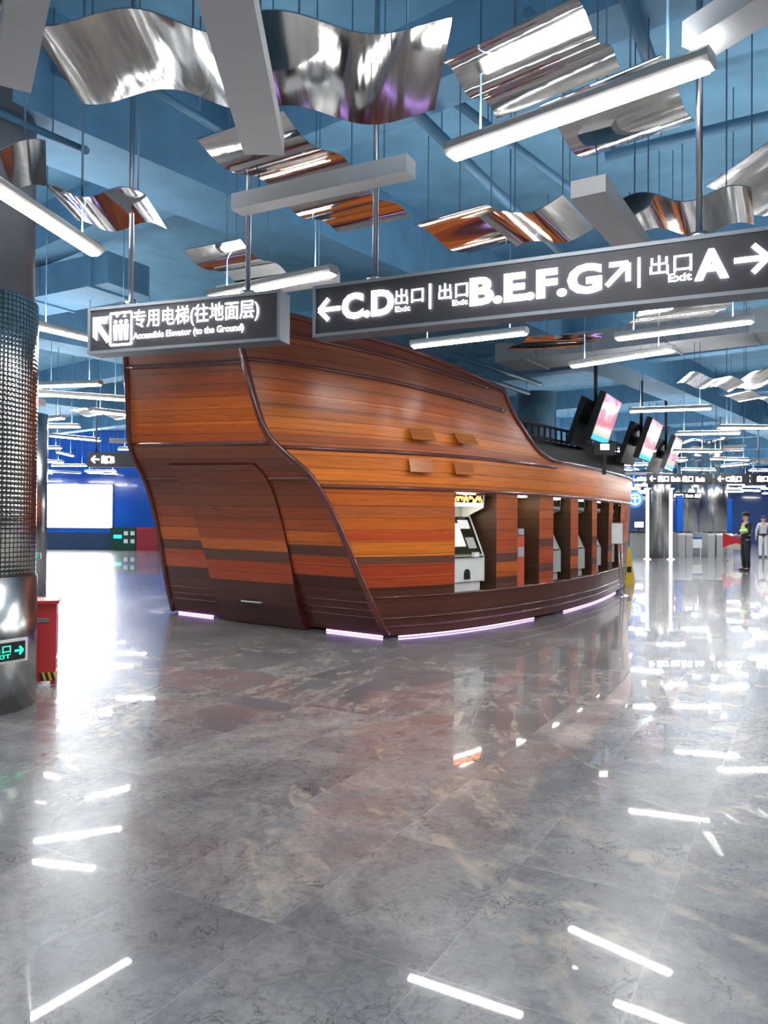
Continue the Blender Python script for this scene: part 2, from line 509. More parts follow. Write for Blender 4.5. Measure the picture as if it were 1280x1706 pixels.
# round columns
def column(x, y, r, name, label_parts, ztop_clad=3.12):
    root = bpy.data.objects.new(name, None); COL.objects.link(root); root.location = (x, y, 0)
    tag(root, kind='structure')
    m = MB(); m.lathe((0, 0, 0), [(r + .012, 0), (r + .012, 1.0)], 64)
    m.build('steel_base', MAT['steel'], root)
    m = MB(); m.lathe((0, 0, 0), [(r, 1.0), (r, 1.5), (r, 2.0), (r, 2.5), (r, ztop_clad)], 64, uv=True)
    m.build('mosaic_cladding', MAT['mosaic'], root)
    m = MB(); m.lathe((0, 0, 0), [(r - .03, ztop_clad), (r - .03, CEIL)], 48)
    m.build('column_shaft', MAT['shaft'], root)
    return root
cA = aty(-58, 866, 5.9)
column(cA.x, cA.y, .5, 'column_1', None)

def plain_column(px, Y, r, name, mat='steel', ztop=CEIL, label=None):
    p = aty(px, 866, Y)
    m = MB(); m.lathe((0, 0, 0), [(r, 0), (r, ztop)], 48)
    o = m.build(name, MAT[mat], loc=(p.x, p.y, 0))
    return tag(o, kind='structure')
plain_column(40, 13.0, .36, 'column_2', 'steel', 3.2)
plain_column(893, 20.5, .52, 'column_3', 'steel', 4.85)
plain_column(1098, 31, .44, 'column_4', 'steel', CEIL)
plain_column(1188, 36, .62, 'column_5', 'steel', CEIL)
plain_column(1146, 40, .5, 'column_6', 'steel', CEIL)

# ------------------------------------------------------------------ the wooden ship
from bisect import bisect
def interp(x, xs, ys):
    if x <= xs[0]: return ys[0]
    if x >= xs[-1]: return ys[-1]
    k = bisect(xs, x)
    # cubic Hermite with finite-difference slopes: smooth hull lines
    x0, x1, y0, y1 = xs[k - 1], xs[k], ys[k - 1], ys[k]
    def sl(i):
        if i == 0: return (ys[1] - ys[0]) / (xs[1] - xs[0])
        if i == len(xs) - 1: return (ys[-1] - ys[-2]) / (xs[-1] - xs[-2])
        return (ys[i + 1] - ys[i - 1]) / (xs[i + 1] - xs[i - 1])
    h = x1 - x0; t = (x - x0) / h
    return (2*t**3 - 3*t*t + 1) * y0 + (t**3 - 2*t*t + t) * h * sl(k - 1) + (-2*t**3 + 3*t*t) * y1 + (t**3 - t*t) * h * sl(k)
HK = [-1.9, -1.54, -1.33, -.9, -.49, 0, .7, 1.5, 3, 4, 6, 8, 9, 10, 11, 12.0, 12.4]
HV = [.85, 1.10, 1.3, 1.55, 1.77, 2.06, 2.33, 2.5, 2.62, 2.6, 2.42, 2.12, 1.93, 1.64, 1.2, .5, .04]
def HW(a, z=2.4):
    f = max(0, min(1, (a - 5.5) / 4)) * .16
    return max(.04, interp(a, HK, HV) - f * (1 - min(1, z / 2.4)))
OZ = [0, .38, .8, 1.17, 1.6, 1.97, 2.2, 2.4, 2.75, 3.33, 3.85]
OD = [0, .18, .35, .49, .68, .9, 1.15, 1.33, 1.43, 1.54, 1.65]
def DZ(z): return interp(z, OZ, OD)
def hull(a, z, side=1, off=0):
    return M_ + A_ * a + B_ * side * (HW(a, z) + off) + Vector((0, 0, z))
def tilt(v): return .035 * max(0, v - .8)
def stern(s, v, off=0):
    z = v - s * tilt(v)
    d = DZ(z)
    return M_ - A_ * (d + off) + B_ * s * HW(-d, z) + Vector((0, 0, z))
def gsheer(a): return interp(a, [-1.6, -.6, .6, 2, 4], [1, .93, .80, .70, .66])
def lev2z(v, a):
    return v if v <= 2.28 else 2.28 + (v - 2.28) * gsheer(a)
def z2lev(z, a):
    return z if z <= 2.28 else 2.28 + (z - 2.28) / gsheer(a)
def ztop(a):
    if a <= 2.0: return interp(a, [-1.7, -1.1, -.4, .27, .99, 2.0], [3.86, 3.81, 3.68, 3.56, 3.43, 3.27])
    if a >= 3.49: return 2.38
    return interp(a, [2.0, 2.11, 2.27, 2.52, 2.77, 3.04, 3.49], [3.27, 3.12, 2.95, 2.77, 2.6, 2.47, 2.38])

ship = thing('wooden_ship', 'large brown plank-clad sailing ship model housing ticket machines on the station floor', 'ship kiosk', M_)
def sb(m, name, mats, parent=None):
    """meshes are written in world coordinates; shift them to the ship's own origin"""
    m.v = [tuple(Vector(p) - M_) for p in m.v]
    return m.build(name, mats, parent or ship)

OPEN = [(.97, 1.84), (2.38, 3.02), (3.52, 4.28), (4.67, 5.46), (5.79, 6.75), (7.15, 8.0)]
Z0, ZS, ZO = .036, .5, 1.82
cuts = sorted({x for o in OPEN for x in o})
ast = [.5] + cuts + [2.0, 2.11, 2.27, 2.52, 2.77, 3.25, 3.49, 4.0, 5.0, 6.2, 8.5, 9.0, 9.4, 9.8, 10.2, 10.6, 11, 11.4, 11.8, 12.1, 12.4]
ast = sorted(set(ast + [.73, 1.15, 1.4, 1.6]))
zrows = [Z0, .2, .35, ZS, .8, 1.1, 1.4, 1.6, ZO]
def a0(z): return -DZ(z)
def sta(q, z):
    """station q: 0..1 over the stretch between the stern edge and a=.5, then index into ast"""
    return a0(z) + (.5 - a0(z)) * q
def side_panel(side, opens):
    m = MB()
    def pt(st, z):
        a = sta(st[1], z) if st[0] == 0 else st[1]
        return hull(a, z, side), (a, z2lev(z, a)), a
    sts = [(0, k / 12) for k in range(12)] + [(1, a) for a in ast]
    for i in range(len(sts) - 1):
        am = (sts[i][1] + sts[i + 1][1]) / 2 if sts[i][0] == 1 and sts[i + 1][0] == 1 else None
        # rows, then the upper part divided evenly up to the sheer line
        for j in range(len(zrows) - 1):
            inside = am is not None and opens and any(o[0] < am < o[1] for o in OPEN) and ZS <= (zrows[j] + zrows[j + 1]) / 2 <= ZO
            if inside: continue
            mi = 0
            if am is not None and opens and 1.84 < am < 8.6 and zrows[j] >= ZS:
                k = sum(1 for o in OPEN if am > o[1])
                mi = 1 if k % 2 else 2
            q = [pt(sts[i], zrows[j]), pt(sts[i + 1], zrows[j]), pt(sts[i + 1], zrows[j + 1]), pt(sts[i], zrows[j + 1])]
            if side < 0: q = q[::-1]
            m.face([m.vert(x[0]) for x in q], mi, [x[1] for x in q], True)
        nr = 14
        def up_z(st, k):
            # solve the stern station against its own height
            if st[0] == 1: return ZO + (ztop(st[1]) - ZO) * k / nr
            zt = 3.86
            for _ in range(4): zt = ztop(sta(st[1], zt))
            return ZO + (zt - ZO) * k / nr
        for k in range(nr):
            q = [pt(sts[i], up_z(sts[i], k)), pt(sts[i + 1], up_z(sts[i + 1], k)), pt(sts[i + 1], up_z(sts[i + 1], k + 1)), pt(sts[i], up_z(sts[i], k + 1))]
            if side < 0: q = q[::-1]
            m.face([m.vert(x[0]) for x in q], 0, [x[1] for x in q], True)
    return m
def weld(o):
    bm = bmesh.new(); bm.from_mesh(o.data)
    bmesh.ops.remove_doubles(bm, verts=bm.verts, dist=.0008)
    bm.to_mesh(o.data); bm.free(); return o
weld(sb(side_panel(1, True), 'hull_side', [MAT['side'], MAT['pillar'], MAT['pillar2']]))
weld(sb(side_panel(-1, False), 'hull_side', [MAT['side']]))
# transom
m = MB()
lv = [Z0, .2, .38, .6, .8, 1.0, 1.17, 1.4, 1.6, 1.75, 1.86, 1.97, 2.05, 2.12, 2.2, 2.28, 2.36, 2.45, 2.6, 2.75, 2.95, 3.2, 3.4, 3.6, 3.84]
SS = [k / 10 for k in range(-10, 11)]
m.grid([[stern(s, v) for s in SS] for v in lv], [[(s * 1.9 + 40, v) for s in SS] for v in lv])
sb(m, 'transom', [MAT['transom']])
# door: proud panel following the transom
dlv = [.012, .2, .38, .6, .8, 1.0, 1.17, 1.4, 1.6, 1.75, 1.86, 1.97, 2.05, 2.13]
def dl(v): return interp(v, [0, .4, .8, 1.25, 1.65, 2.0, 2.14], [-.37, -.42, -.45, -.47, -.475, -.5, -.55])
def dr(v): return interp(v, [0, .35, .7, 1.2, 1.65, 1.92, 2.14], [.385, .39, .42, .46, .51, .54, .54])
m = MB()
rows, uvs = [], []
for v in dlv:
    r, u = [], []
    off = .03 + .10 * max(0, 1 - v / .9)
    for k in range(9):
        s = dl(v) + (dr(v) - dl(v)) * k / 8
        r.append(stern(s, v, off)); u.append((s * 1.9 + 70, v))
    rows.append(r); uvs.append(u)
m.grid(rows, uvs)
inner = [[stern(dl(v) + (dr(v) - dl(v)) * k / 8, v, -.01) for k in (0, 8)] for v in dlv]
for i in range(len(dlv) - 1):      # closed edges
    m.face([m.vert(p) for p in (inner[i][0], rows[i][0], rows[i + 1][0], inner[i + 1][0])], 1)
    m.face([m.vert(p) for p in (rows[i][8], inner[i][1], inner[i + 1][1], rows[i + 1][8])], 1)
m.face([m.vert(p) for p in (rows[-1][0], rows[-1][8], inner[-1][1], inner[-1][0])], 1)
m.face([m.vert(p) for p in (inner[0][0], inner[0][1], rows[0][8], rows[0][0])], 1)
door = sb(m, 'door', [MAT['door'], MAT['trim']])
m = MB()
h0, h1 = stern(-.12, .325, .135), stern(.06, .325, .135)
m.tube([h0 + A_ * .045, h0, h1, h1 + A_ * .045], .011, 8)
tag(sb(m, 'door_handle', MAT['white'], door), 'small chrome pull handle')

def strip(name, pts, mat='trim', r=.03, flat=.6, parent=None, n=8):
    m = MB(); m.tube(pts, r, n); return sb(m, name, MAT[mat], parent)
def along(a, b, n): return [a + (b - a) * k / n for k in range(n + 1)]
# corner posts follow the S of the stern
for s in (-1, 1):
    strip('corner_post', [stern(s, v, .0) + B_ * s * .0 for v in lv], r=.042)
# rails on the starboard side and the port side
def side_rail(v, aA, aB, side, r=.026, nn=40, zfix=None):
    pts = []
    for a in along(aA, aB, nn):
        z = zfix if zfix else lev2z(v, a)
        pts.append(hull(a, z, side, .004))
    return strip('rubbing_rail', pts, r=r)
for s in (1, -1):
    side_rail(1.84, -.82, 12.35, s)
    side_rail(2.28, -1.2, 3.6, s)
    side_rail(3.28, -1.52, 2.0, s)
    side_rail(3.62, -1.58, 1.6, s, .022)
    side_rail(.5, -.2, 12.3, s, .014)
    side_rail(.24, -.09, 12.3, s, .012)
    side_rail(.14, -.05, 12.3, s, .012)
    # cap rail follows the sheer, then swoops down to the gunwale
    strip('cap_rail', [hull(a, ztop(a), s) for a in along(-1.62, 2.0, 16) + [2.05, 2.11, 2.19, 2.27, 2.4, 2.52, 2.65, 2.77, 2.9, 3.04, 3.25] + along(3.49, 12.38, 36)], r=.036)
# rails on the transom
def st_rail(v, s0, s1, r=.02, parent=None, off=.004, name='transom_rail'):
    return strip(name, [stern(s, v, off) for s in along(s0, s1, 10)], r=r)
st_rail(3.33, -1, 1, .032)
st_rail(2.385, -1, 1, .02)
st_rail(1.97, -1, dl(1.97) - .01, .026)
st_rail(1.97, dr(1.97) + .01, 1, .026)
st_rail(3.84, -1, 1, .03)
for v in (.44, .34, .25):
    st_rail(v, -1, dl(v) - .01, .011); st_rail(v, dr(v) + .01, 1, .011)
# deck
m = MB()
da = [-1.55 + .35 * k for k in range(11)]
m.grid([[M_ + A_ * a + B_ * s * (HW(a) - .02) + Vector((0, 0, ztop(a) - .35)) for s in (-1, 1)] for a in da])
m.grid([[M_ + A_ * a + B_ * s * (HW(a) - .02) + Vector((0, 0, 2.12)) for s in (-1, 1)] for a in [2.1 + .45 * k for k in range(23)]])
m.grid([[M_ + A_ * (2.0) + B_ * s * (HW(2.0) - .02) + Vector((0, 0, z)) for s in (-1, 1)] for z in (2.12, 2.95)])
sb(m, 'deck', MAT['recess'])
# kickboard the hull stands on
m = MB()
ring = [M_ + A_ * (a + .16) * 1.0 + B_ * (HW(a, 0) - .14) for a in along(0, 12.0, 30)] + [M_ + A_ * a - B_ * (HW(a, 0) - .14) for a in along(0, 12.0, 30)[::-1]]
m.prism(ring, (0, 0, .1))
sb(m, 'plinth', MAT['black'])
# four lifted flaps on the quarter
for (pa, pz, lift, tone) in ((.385, 2.50, .10, 1), (1.08, 2.49, .12, 1), (.385, 2.12, .05, 1), (1.07, 2.12, .05, 1)):
    hgt = .17
    wv = (hull(pa + .17, pz, 1) - hull(pa - .17, pz, 1))
    c = hull(pa, pz, 1, .0)
    n_ = Vector((wv.y, -wv.x, 0)).normalized()
    if n_.dot(B_) < 0: n_ = -n_
    x_ = wv.normalized()
    dn = (n_ * lift + Vector((0, 0, -hgt))).normalized()
    nn_ = dn.cross(x_).normalized()
    if nn_.dot(n_) < 0: nn_ = -nn_
    m = MB(); m.box(c + n_ * .03 + Vector((0, 0, hgt)) / 2 + dn * hgt / 2 + nn_ * .008, (.36, hgt, .006), ax=(x_, dn, nn_))
    for f in range(len(m.f)): m.uv[f] = [(m.v[i][0] * .8, m.v[i][2]) for i in m.f[f]]
    sb(m, 'gun_port_flap', MAT['flap'])
# recesses behind the openings
for k, (a1, a2) in enumerate(OPEN):
    m = MB()
    p1, p2 = hull(a1, ZS), hull(a2, ZS)
    dep = .8
    q1, q2 = p1 - B_ * dep, p2 - B_ * dep
    H_ = Vector((0, 0, ZO - ZS))
    def quad(a, b, c, d, mi=0):
        w_ = (Vector(b) - Vector(a)).length
        m.face([m.vert(x) for x in (a, b, c, d)], mi, [(0, a[2]), (w_, b[2]), (w_, c[2]), (0, d[2])])
    quad(p1, q1, q1 + H_, p1 + H_)
    quad(q2, p2, p2 + H_, q2 + H_)
    quad(q1, q2, q2 + H_, q1 + H_)
    quad(p1 + H_, q1 + H_, q2 + H_, p2 + H_)
    quad(p1, p2, q2, q1)
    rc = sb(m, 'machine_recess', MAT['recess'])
    m = MB(); c = (p1 + p2) / 2 + H_ - B_ * .16 - Vector((0, 0, .012))
    m.box(c, (.3, .12, .02), ax=(A_, B_, Vector((0, 0, 1))))
    sb(m, 'downlight', MAT['led_white'], rc)
# violet light strips under the hull
for aA, aB in ((.12, 2.85), (3.95, 7.7)):
    m = MB(); m.tube([hull(a, .016, 1, .006) for a in along(aA, aB, 16)], .009, 6)
    sb(m, 'light_strip', MAT['led_strip'])
for s0, s1 in ((-.93, -.55), (.52, .96)):
    m = MB(); m.tube([stern(s0, .016, .006), stern(s1, .016, .006)], .012, 6)
    sb(m, 'light_strip', MAT['led_strip'])

# ------------------------------------------------------------------ lettering
_cache = {}
def glyph_mesh(text, bold=0.0):
    k = (text, bold)
    if k in _cache: return _cache[k]
    cu = bpy.data.curves.new('t', 'FONT')
    cu.body = text; cu.size = 1; cu.offset = bold; cu.resolution_u = 3
    o = bpy.data.objects.new('t', cu); COL.objects.link(o)
    bpy.context.view_layer.update()
    me = bpy.data.meshes.new_from_object(o)
    bpy.data.objects.remove(o); bpy.data.curves.remove(cu)
    vs = [v.co.copy() for v in me.vertices]; fs = [tuple(p.vertices) for p in me.polygons]
    bpy.data.meshes.remove(me)
    x0, x1 = min(v.x for v in vs), max(v.x for v in vs)
    y0, y1 = min(v.y for v in vs), max(v.y for v in vs)
    vs = [((v.x - x0) / (x1 - x0), (v.y - y0) / (y1 - y0)) for v in vs]
    _cache[k] = (vs, fs); return _cache[k]
def put_text(mb, text, fr, s0, s1, t0, t1, bold=0.0, off=.004):
    """fr(s, t, off) -> point on the sign"""
    vs, fs = glyph_mesh(text, bold)
    base = len(mb.v)
    for x, y in vs: mb.v.append(tuple(fr(s0 + (s1 - s0) * x, t0 + (t1 - t0) * y, off)))
    for f in fs: mb.face([base + i for i in f])
def poly(mb, pts, fr, off=.004):
    mb.face([mb.vert(fr(s, t, off)) for s, t in pts])
def bar(mb, fr, p, q, w_):
    (x0, y0), (x1, y1) = p, q
    l = math.hypot(x1 - x0, y1 - y0); nx, ny = -(y1 - y0) / l * w_ / 2, (x1 - x0) / l * w_ / 2
    poly(mb, [(x0 + nx, y0 + ny), (x0 - nx, y0 - ny), (x1 - nx, y1 - ny), (x1 + nx, y1 + ny)], fr)
def arrow(mb, fr, cx_, cy_, r, ang, w_):
    """arrow of half-length r pointing at ang"""
    d = (cos(ang), sin(ang))
    tip = (cx_ + d[0] * r, cy_ + d[1] * r)
    bar(mb, fr, (cx_ - d[0] * r, cy_ - d[1] * r), (tip[0] - d[0] * w_ * .5, tip[1] - d[1] * w_ * .5), w_)
    for sgn in (1, -1):
        e = (cos(ang + sgn * R(135)), sin(ang + sgn * R(135)))
        bar(mb, fr, tip, (tip[0] + e[0] * r * 1.25, tip[1] + e[1] * r * 1.25), w_)

def make_sign(name, label, pL, pR, z0, h, th=.14, rods=(), rod_top=CEIL, end_frame=True):
    """pL, pR: bottom corners of the face seen from the camera. Returns root and the face frame."""
    pL, pR = Vector(pL), Vector(pR)
    d = (pR - pL); Ls = d.length; d = d.normalized()
    n_ = Vector((d.y, -d.x, 0))           # towards the viewer
    if n_.dot(CAM - pL) < 0: n_ = -n_
    root = thing(name, label, 'direction sign', ((pL + pR) / 2 - n_ * th / 2))
    root.location.z = z0
    O = root.location.copy()
    Z = Vector((0, 0, 1))
    c = (pL + pR) / 2 - n_ * th / 2; c.z = z0 + h / 2
    m = MB(); m.box(c - O, (Ls - .03, th - .012, h - .03), ax=(d, n_, Z)); m.build('sign_face', MAT['sign'], root)
    m = MB()
    for zz in (z0 + .009, z0 + h - .009):
        cc = c.copy(); cc.z = zz; m.box(cc - O, (Ls, th, .02), ax=(d, n_, Z))
    for sg in (-1, 1):
        m.box(c + d * sg * (Ls / 2 - .009) - O, (.02, th + .004, h), ax=(d, n_, Z))
    m.build('sign_frame', MAT['sign_frame'], root)
    fr = lambda s, t, off=.004: pL + d * s + n_ * off + Vector((0, 0, z0 + h * t - pL.z)) - O
    for s, side in rods:
        q = c + d * (s - Ls / 2); q.z = z0 + h
        m = MB(); m.tube([q - O, Vector((q.x, q.y, rod_top)) - O], .017, 12)
        m.tube([q - O, q - O + Vector((0, 0, .03))], .05, 12)
        m.build('hanging_rod', MAT['rod'], root)
    return root, fr, Ls, d, n_

SZ, SH = 2.57, .315
def s_of(pL, d, px):
    """distance along the sign of the photo column px"""
    # intersect the vertical plane of the sight line with the sign's line
    r_ = ray(px, 500)
    # pL + d*s = CAM + r*t  (xy)
    det = d.x * (-r_.y) - d.y * (-r_.x)
    ex, ey = CAM.x - pL.x, CAM.y - pL.y
    return (ex * (-r_.y) - ey * (-r_.x)) / det
# sign pointing to the exits
pL = atz(521, 562, SZ); pR = atz(1262, 486.5, SZ)
dd = (pR - pL).normalized()
pR = pL + dd * (s_of(pL, dd, 1304))
sl_ = s_of(pL, dd, 617); sr_ = s_of(pL, dd, 1164)
sign2, fr2, L2, d2, n2 = make_sign('exit_direction_sign', 'long dark hanging sign with white exit letters C.D and B.E.F.G', pL, pR, SZ, SH, rods=[(sl_, 1), (sr_, 1)])
g = MB()
S = lambda px: s_of(pL, dd, px)
def arr(mb, fr, Ls_, S, x0, x1, t0, t1, ang, w_):
    """arrow inside the photo columns x0..x1 and face heights t0..t1 (fractions)"""
    s0, s1 = S(x0), S(x1)
    def fr_m(x, y, off=.004): return fr(x, y / SH, off)
    r = min((s1 - s0), (t1 - t0) * SH) / 2
    arrow(mb, fr_m, (s0 + s1) / 2, (t0 + t1) / 2 * SH, r if abs(ang % (pi / 2)) < .01 else r * 1.2, ang, w_)
arr(g, fr2, L2, S, 531, 569, .28, .74, pi, .026)
put_text(g, 'C.D', fr2, S(570), S(657), .27, .77, .045)
put_text(g, '出口', fr2, S(659), S(706), .44, .73, .006)
put_text(g, 'Exit', fr2, S(659), S(684), .31, .41, .01)
bar(g, lambda x, y, off=.004: fr2(x, y / SH, off), (S(717), .30 * SH), (S(717), .76 * SH), .014)
put_text(g, '出口', fr2, S(731), S(780), .44, .73, .006)
put_text(g, 'Exit', fr2, S(754), S(780), .31, .41, .02)
put_text(g, 'B.E.F.G', fr2, S(783), S(1003), .26, .77, .045)
arr(g, fr2, L2, S, 1008, 1050, .31, .74, R(45), .026)
bar(g, lambda x, y, off=.004: fr2(x, y / SH, off), (S(1065), .27 * SH), (S(1065), .76 * SH), .014)
put_text(g, '出口', fr2, S(1083), S(1153), .44, .75, .006)
put_text(g, 'Exit', fr2, S(1114), S(1153), .30, .43, .02)
put_text(g, 'A', fr2, S(1157), S(1215), .27, .76, .045)
arr(g, fr2, L2, S, 1222, 1282, .28, .76, 0, .026)
g.build('sign_lettering', MAT['glyph'], sign2)

# sign pointing to the lift
pL1 = atz(146, 590, SZ); pR1 = atz(466, 566, SZ)
dd1 = (pR1 - pL1).normalized()
S1 = lambda px: s_of(pL1, dd1, px)
sign1, fr1, L1, d1_, n1 = make_sign('lift_direction_sign', 'shorter dark hanging sign with backlit Chinese lift text, in front of the ship', pL1, pR1, SZ, SH - .0, rods=[(S1(207), 1), (S1(404), 1)])
g = MB()
def frm1(x, y, off=.004): return fr1(x, y / SH, off)
sa, sb_ = S1(156), S1(182)
t0, t1 = .24 * SH, .78 * SH
poly(g, [(sa, t1), (sb_, t1), (sb_ - .018, t1 - .05), (sa + .035, t1 - .045)], frm1)
poly(g, [(sa, t1), (sa + .035, t1 - .045), (sa + .035, t0 + .01), (sa, t0 + .04)], frm1)
bar(g, frm1, (sa + .02, t1 - .03), (sb_, t0), .036)
# lift pictogram: frame with figures between two doors arrows
ia, ib = S1(185), S1(220)
j0, j1 = .15 * SH, .83 * SH
for p, q in (((ia, j0), (ib, j0)), ((ia, j1), (ib, j1)), ((ia, j0), (ia, j1)), ((ib, j0), (ib, j1))):
    bar(g, frm1, p, q, .014)
for k in range(3):
    x = ia + (ib - ia) * (.25 + .25 * k)
    g.face([g.vert(frm1(x + .014 * cos(t * pi / 5), j0 + .155 + .014 * sin(t * pi / 5))) for t in range(10)])
    poly(g, [(x - .019, j0 + .135), (x + .019, j0 + .135), (x + .013, j0 + .03), (x - .013, j0 + .03)], frm1)
for sg in (-1, 1):
    x = (ia + ib) / 2 + sg * .03
    poly(g, [(x - .016, j1 - .03 if sg > 0 else j1 - .012), (x + .016, j1 - .03 if sg > 0 else j1 - .012), (x, j1 - .012 if sg > 0 else j1 - .03)], frm1)
put_text(g, '专用电梯(往地面层)', fr1, S1(223), S1(432), .42, .86, .006)
put_text(g, 'Accessible Elevator (to the Ground)', fr1, S1(223), S1(407), .2, .38, .012)
g.build('sign_lettering', MAT['glyph'], sign1)

# ------------------------------------------------------------------ lamps and baffles
LZ = 3.24
LEN, LW, LHt = 1.24, .125, .065
def lamp_proto():
    root = thing('linear_lamp', '', 'ceiling lamp')
    m = MB()
    # housing: a shallow trough with chamfered shoulders
    h = LHt; w_ = LW / 2
    pr = [(-w_ * .62, 0), (-w_, .02), (-w_, h * .7), (-w_ * .7, h), (w_ * .7, h), (w_, h * .7), (w_, .02), (w_ * .62, 0)]
    m.prism([(-LEN / 2, y, z) for y, z in pr], (LEN, 0, 0))
    m.build('lamp_housing', MAT['lamp_body'], root)
    m = MB()
    k = 8
    rr = LW * .36
    prof = [(rr * cos(pi + pi * j / k), .004 + rr * .45 * sin(pi + pi * j / k)) for j in range(k + 1)]
    m.prism([(-LEN / 2 + .02, y, z) for y, z in prof], (LEN - .04, 0, 0))
    m.build('lamp_diffuser', MAT['lamp'], root)
    m = MB(); m.face([m.vert((sx * (LEN / 2 - .05), sy * LW * .28, h + .0015)) for sx, sy in ((-1, -1), (1, -1), (1, 1), (-1, 1))]); m.build('added_top_glow', MAT['ceiling_fill'], root)  # unseen glowing face, added to lift the ceiling
    for sx in (-1, 1):
        m = MB(); m.tube([(sx * LEN * .36, 0, h), (sx * LEN * .36, 0, CEIL - LZ)], .005, 6)
        m.build('suspension_rod', MAT['thin_rod'], root)
    return root
LP = lamp_proto()
first_lamp = [True]
def place_lamp(c, rz, label, group=None, z=LZ):
    if first_lamp[0]:
        first_lamp[0] = False; o = LP
    else:
        o = dup(LP)
    o.location = (c[0], c[1], z); o.rotation_euler = (0, 0, rz)
    o['label'] = label
    if group: o['group'] = group
    elif 'group' in o: del o['group']
    return o
lamp_spots = []
def lamp_px(x0, y0, x1, y1, label, anchor=None):
    p, q = atz(x0, y0, LZ), atz(x1, y1, LZ)
    d = (q - p).normalized()
    c = (p + q) / 2 if anchor is None else (p + d * LEN / 2 if anchor == 0 else q - d * LEN / 2)
    lamp_spots.append((c.x, c.y))
    return place_lamp(c, math.atan2(d.y, d.x), label)
lamp_px(755, 262, 1180, 112, 'big lit linear lamp above the exit sign, end touching the pale baffle')
lamp_px(0, 322, 160, 425, 'lit linear lamp slanting beside the mosaic column at upper left', 1)
lamp_px(440, 480, 557, 456, 'lit linear lamp seen just between the two hanging signs', 1)
lamp_px(690, 578, 875, 556, 'lit linear lamp directly under the exit sign, above the ship\'s sloping top')
lamp_px(1025, 566, 1258, 536, 'lit linear lamp below the arrow end of the exit sign')
lamp_px(962, 610, 1112, 586, 'lit linear lamp above the first tilted screen')
lamp_px(1050, 686, 1185, 681, 'lit level lamp just right of the first tilted screen')
lamp_px(48, 543, 220, 583, 'lit linear lamp half behind the left end of the lift sign', 0)
lamp_px(45, 645, 168, 641, 'lit lamp between mosaic column and ship, upper one of two', 1)
lamp_px(122, 661, 212, 667, 'lit lamp touching the left outline of the ship stern', 1)
lamp_px(1124, 724, 1235, 722, 'lit level lamp above the third tilted screen')
lamp_px(1196, 713, 1300, 714, 'lit lamp at the right edge, above the row of level lamps', 0)
lamp_px(1184, 765, 1262, 767, 'lit lamp above the far signs beside the right pillar', 0)
lamp_px(45, 703, 106, 697, 'lit lamp above the top of the slim mirror column', 1)
lamp_px(20, 505, -70, 560, 'lit lamp reflected in the mosaic column', 0)

def in_ship(x, y):
    p = Vector((x, y, 0)) - M_
    a, b = p.dot(A_), p.dot(B_)
    return -1.9 < a < 12.6 and abs(b) < HW(a) + .2
# the rest of the field: one lamp every few metres, turned every which way
cells = []
yy = -6.0
while yy < 50:
    xx = -19.0
    while xx < 32:
        cells.append((xx + random.uniform(-.6, .6), yy + random.uniform(-.6, .6)))
        xx += 2.5
    yy += 2.35
far_lamp = behind_lamp = 0
WALL_X = 4.3
used = []
def clear(x, y):
    if y > YL - 1 and x < WALL_X + .8: return False
    if y > YF - 1.2: return False
    return True
for x, y in cells:
    if not clear(x, y) or in_ship(x, y): continue
    if y > 1:
        px, py, _ = proj((x, y, LZ))
    else:
        px = py = None
    if px is None or y < 4:
        if (abs(x) > 7 and y < 4) or (y > -.5 and abs(x) < 3.2 * (1 + max(0, y))): continue
        if abs(x) > 8: continue
        lamp_spots.append((x, y))
        place_lamp((x, y), random.uniform(0, pi), 'lit linear lamp of the field hanging outside the picture, seen in reflections', 'lamps of the near hall')
        behind_lamp += 1
        continue
    off = px < -120 or px > 1400
    if off and (y > 14 or px < -900 or px > 2200): continue
    if -60 < px < 1340 and y < (19.0 if px > 640 else 13): continue
    if not off and 120 < px < 1000 and y > 13 : 
        if not (px > 855 and y < 30) and not (px < 250): continue
    if any(math.hypot(x - a, y - b) < 1.0 for a, b in lamp_spots): continue
    lamp_spots.append((x, y)); used.append((x, y))
    if off:
        place_lamp((x, y), random.uniform(0, pi), 'lit linear lamp of the field hanging outside the picture, seen in reflections', 'lamps of the near hall')
    elif px < 640:
        place_lamp((x, y), random.choice([0, random.uniform(-.5, .5), random.uniform(0, pi)]), 'small lit lamp in the crowded ceiling left of the ship', 'far lamps left of the ship')
    else:
        place_lamp((x, y), random.choice([0, random.uniform(-.35, .35), random.uniform(0, pi)]), 'small lit lamp in the crowded ceiling right of the ship', 'far lamps right of the ship')

def baffle_px(x0, y0, x1, y1, label, z=3.24, anchor=1, ln=1.5, w_=.22, h=.10, hang=True, fixed=None):
    p, q = atz(x0, y0, z), atz(x1, y1, z)
    d = (q - p).normalized()
    if fixed: c = (p + q) / 2; ln = (q - p).length
    else: c = q - d * ln / 2 if anchor else p + d * ln / 2
    root = thing('hanging_baffle', label, 'ceiling baffle', (c.x, c.y, z), math.atan2(d.y, d.x))
    m = MB(); m.box((0, 0, h / 2), (ln, w_, h)); m.build('baffle_box', MAT['baffle'], root)
    for sx in (-1, 1):
        m = MB(); m.tube([(sx * ln * .36, 0, h), (sx * ln * .36, 0, CEIL - z)], .005, 6)
        m.build('suspension_rod', MAT['thin_rod'], root)
    return root
B1 = baffle_px(375, 0, 440, 258, 'long pale grey baffle hanging between the two big rippled sheets', 3.28, 1, 1.6, .2)
baffle_px(1400, -60, 1160, 88, 'pale grey baffle running to the top right corner above the big lamp', 3.36, 1, 1.5, .17)
baffle_px(395, 355, 685, 292, 'pale grey baffle crossing under the middle rippled sheet', 3.38, 1, fixed=True, w_=.12)
baffle_px(980, 325, 1055, 420, 'pale baffle with white end face poking above the exit sign', 3.3, 0, 1.3, .2)
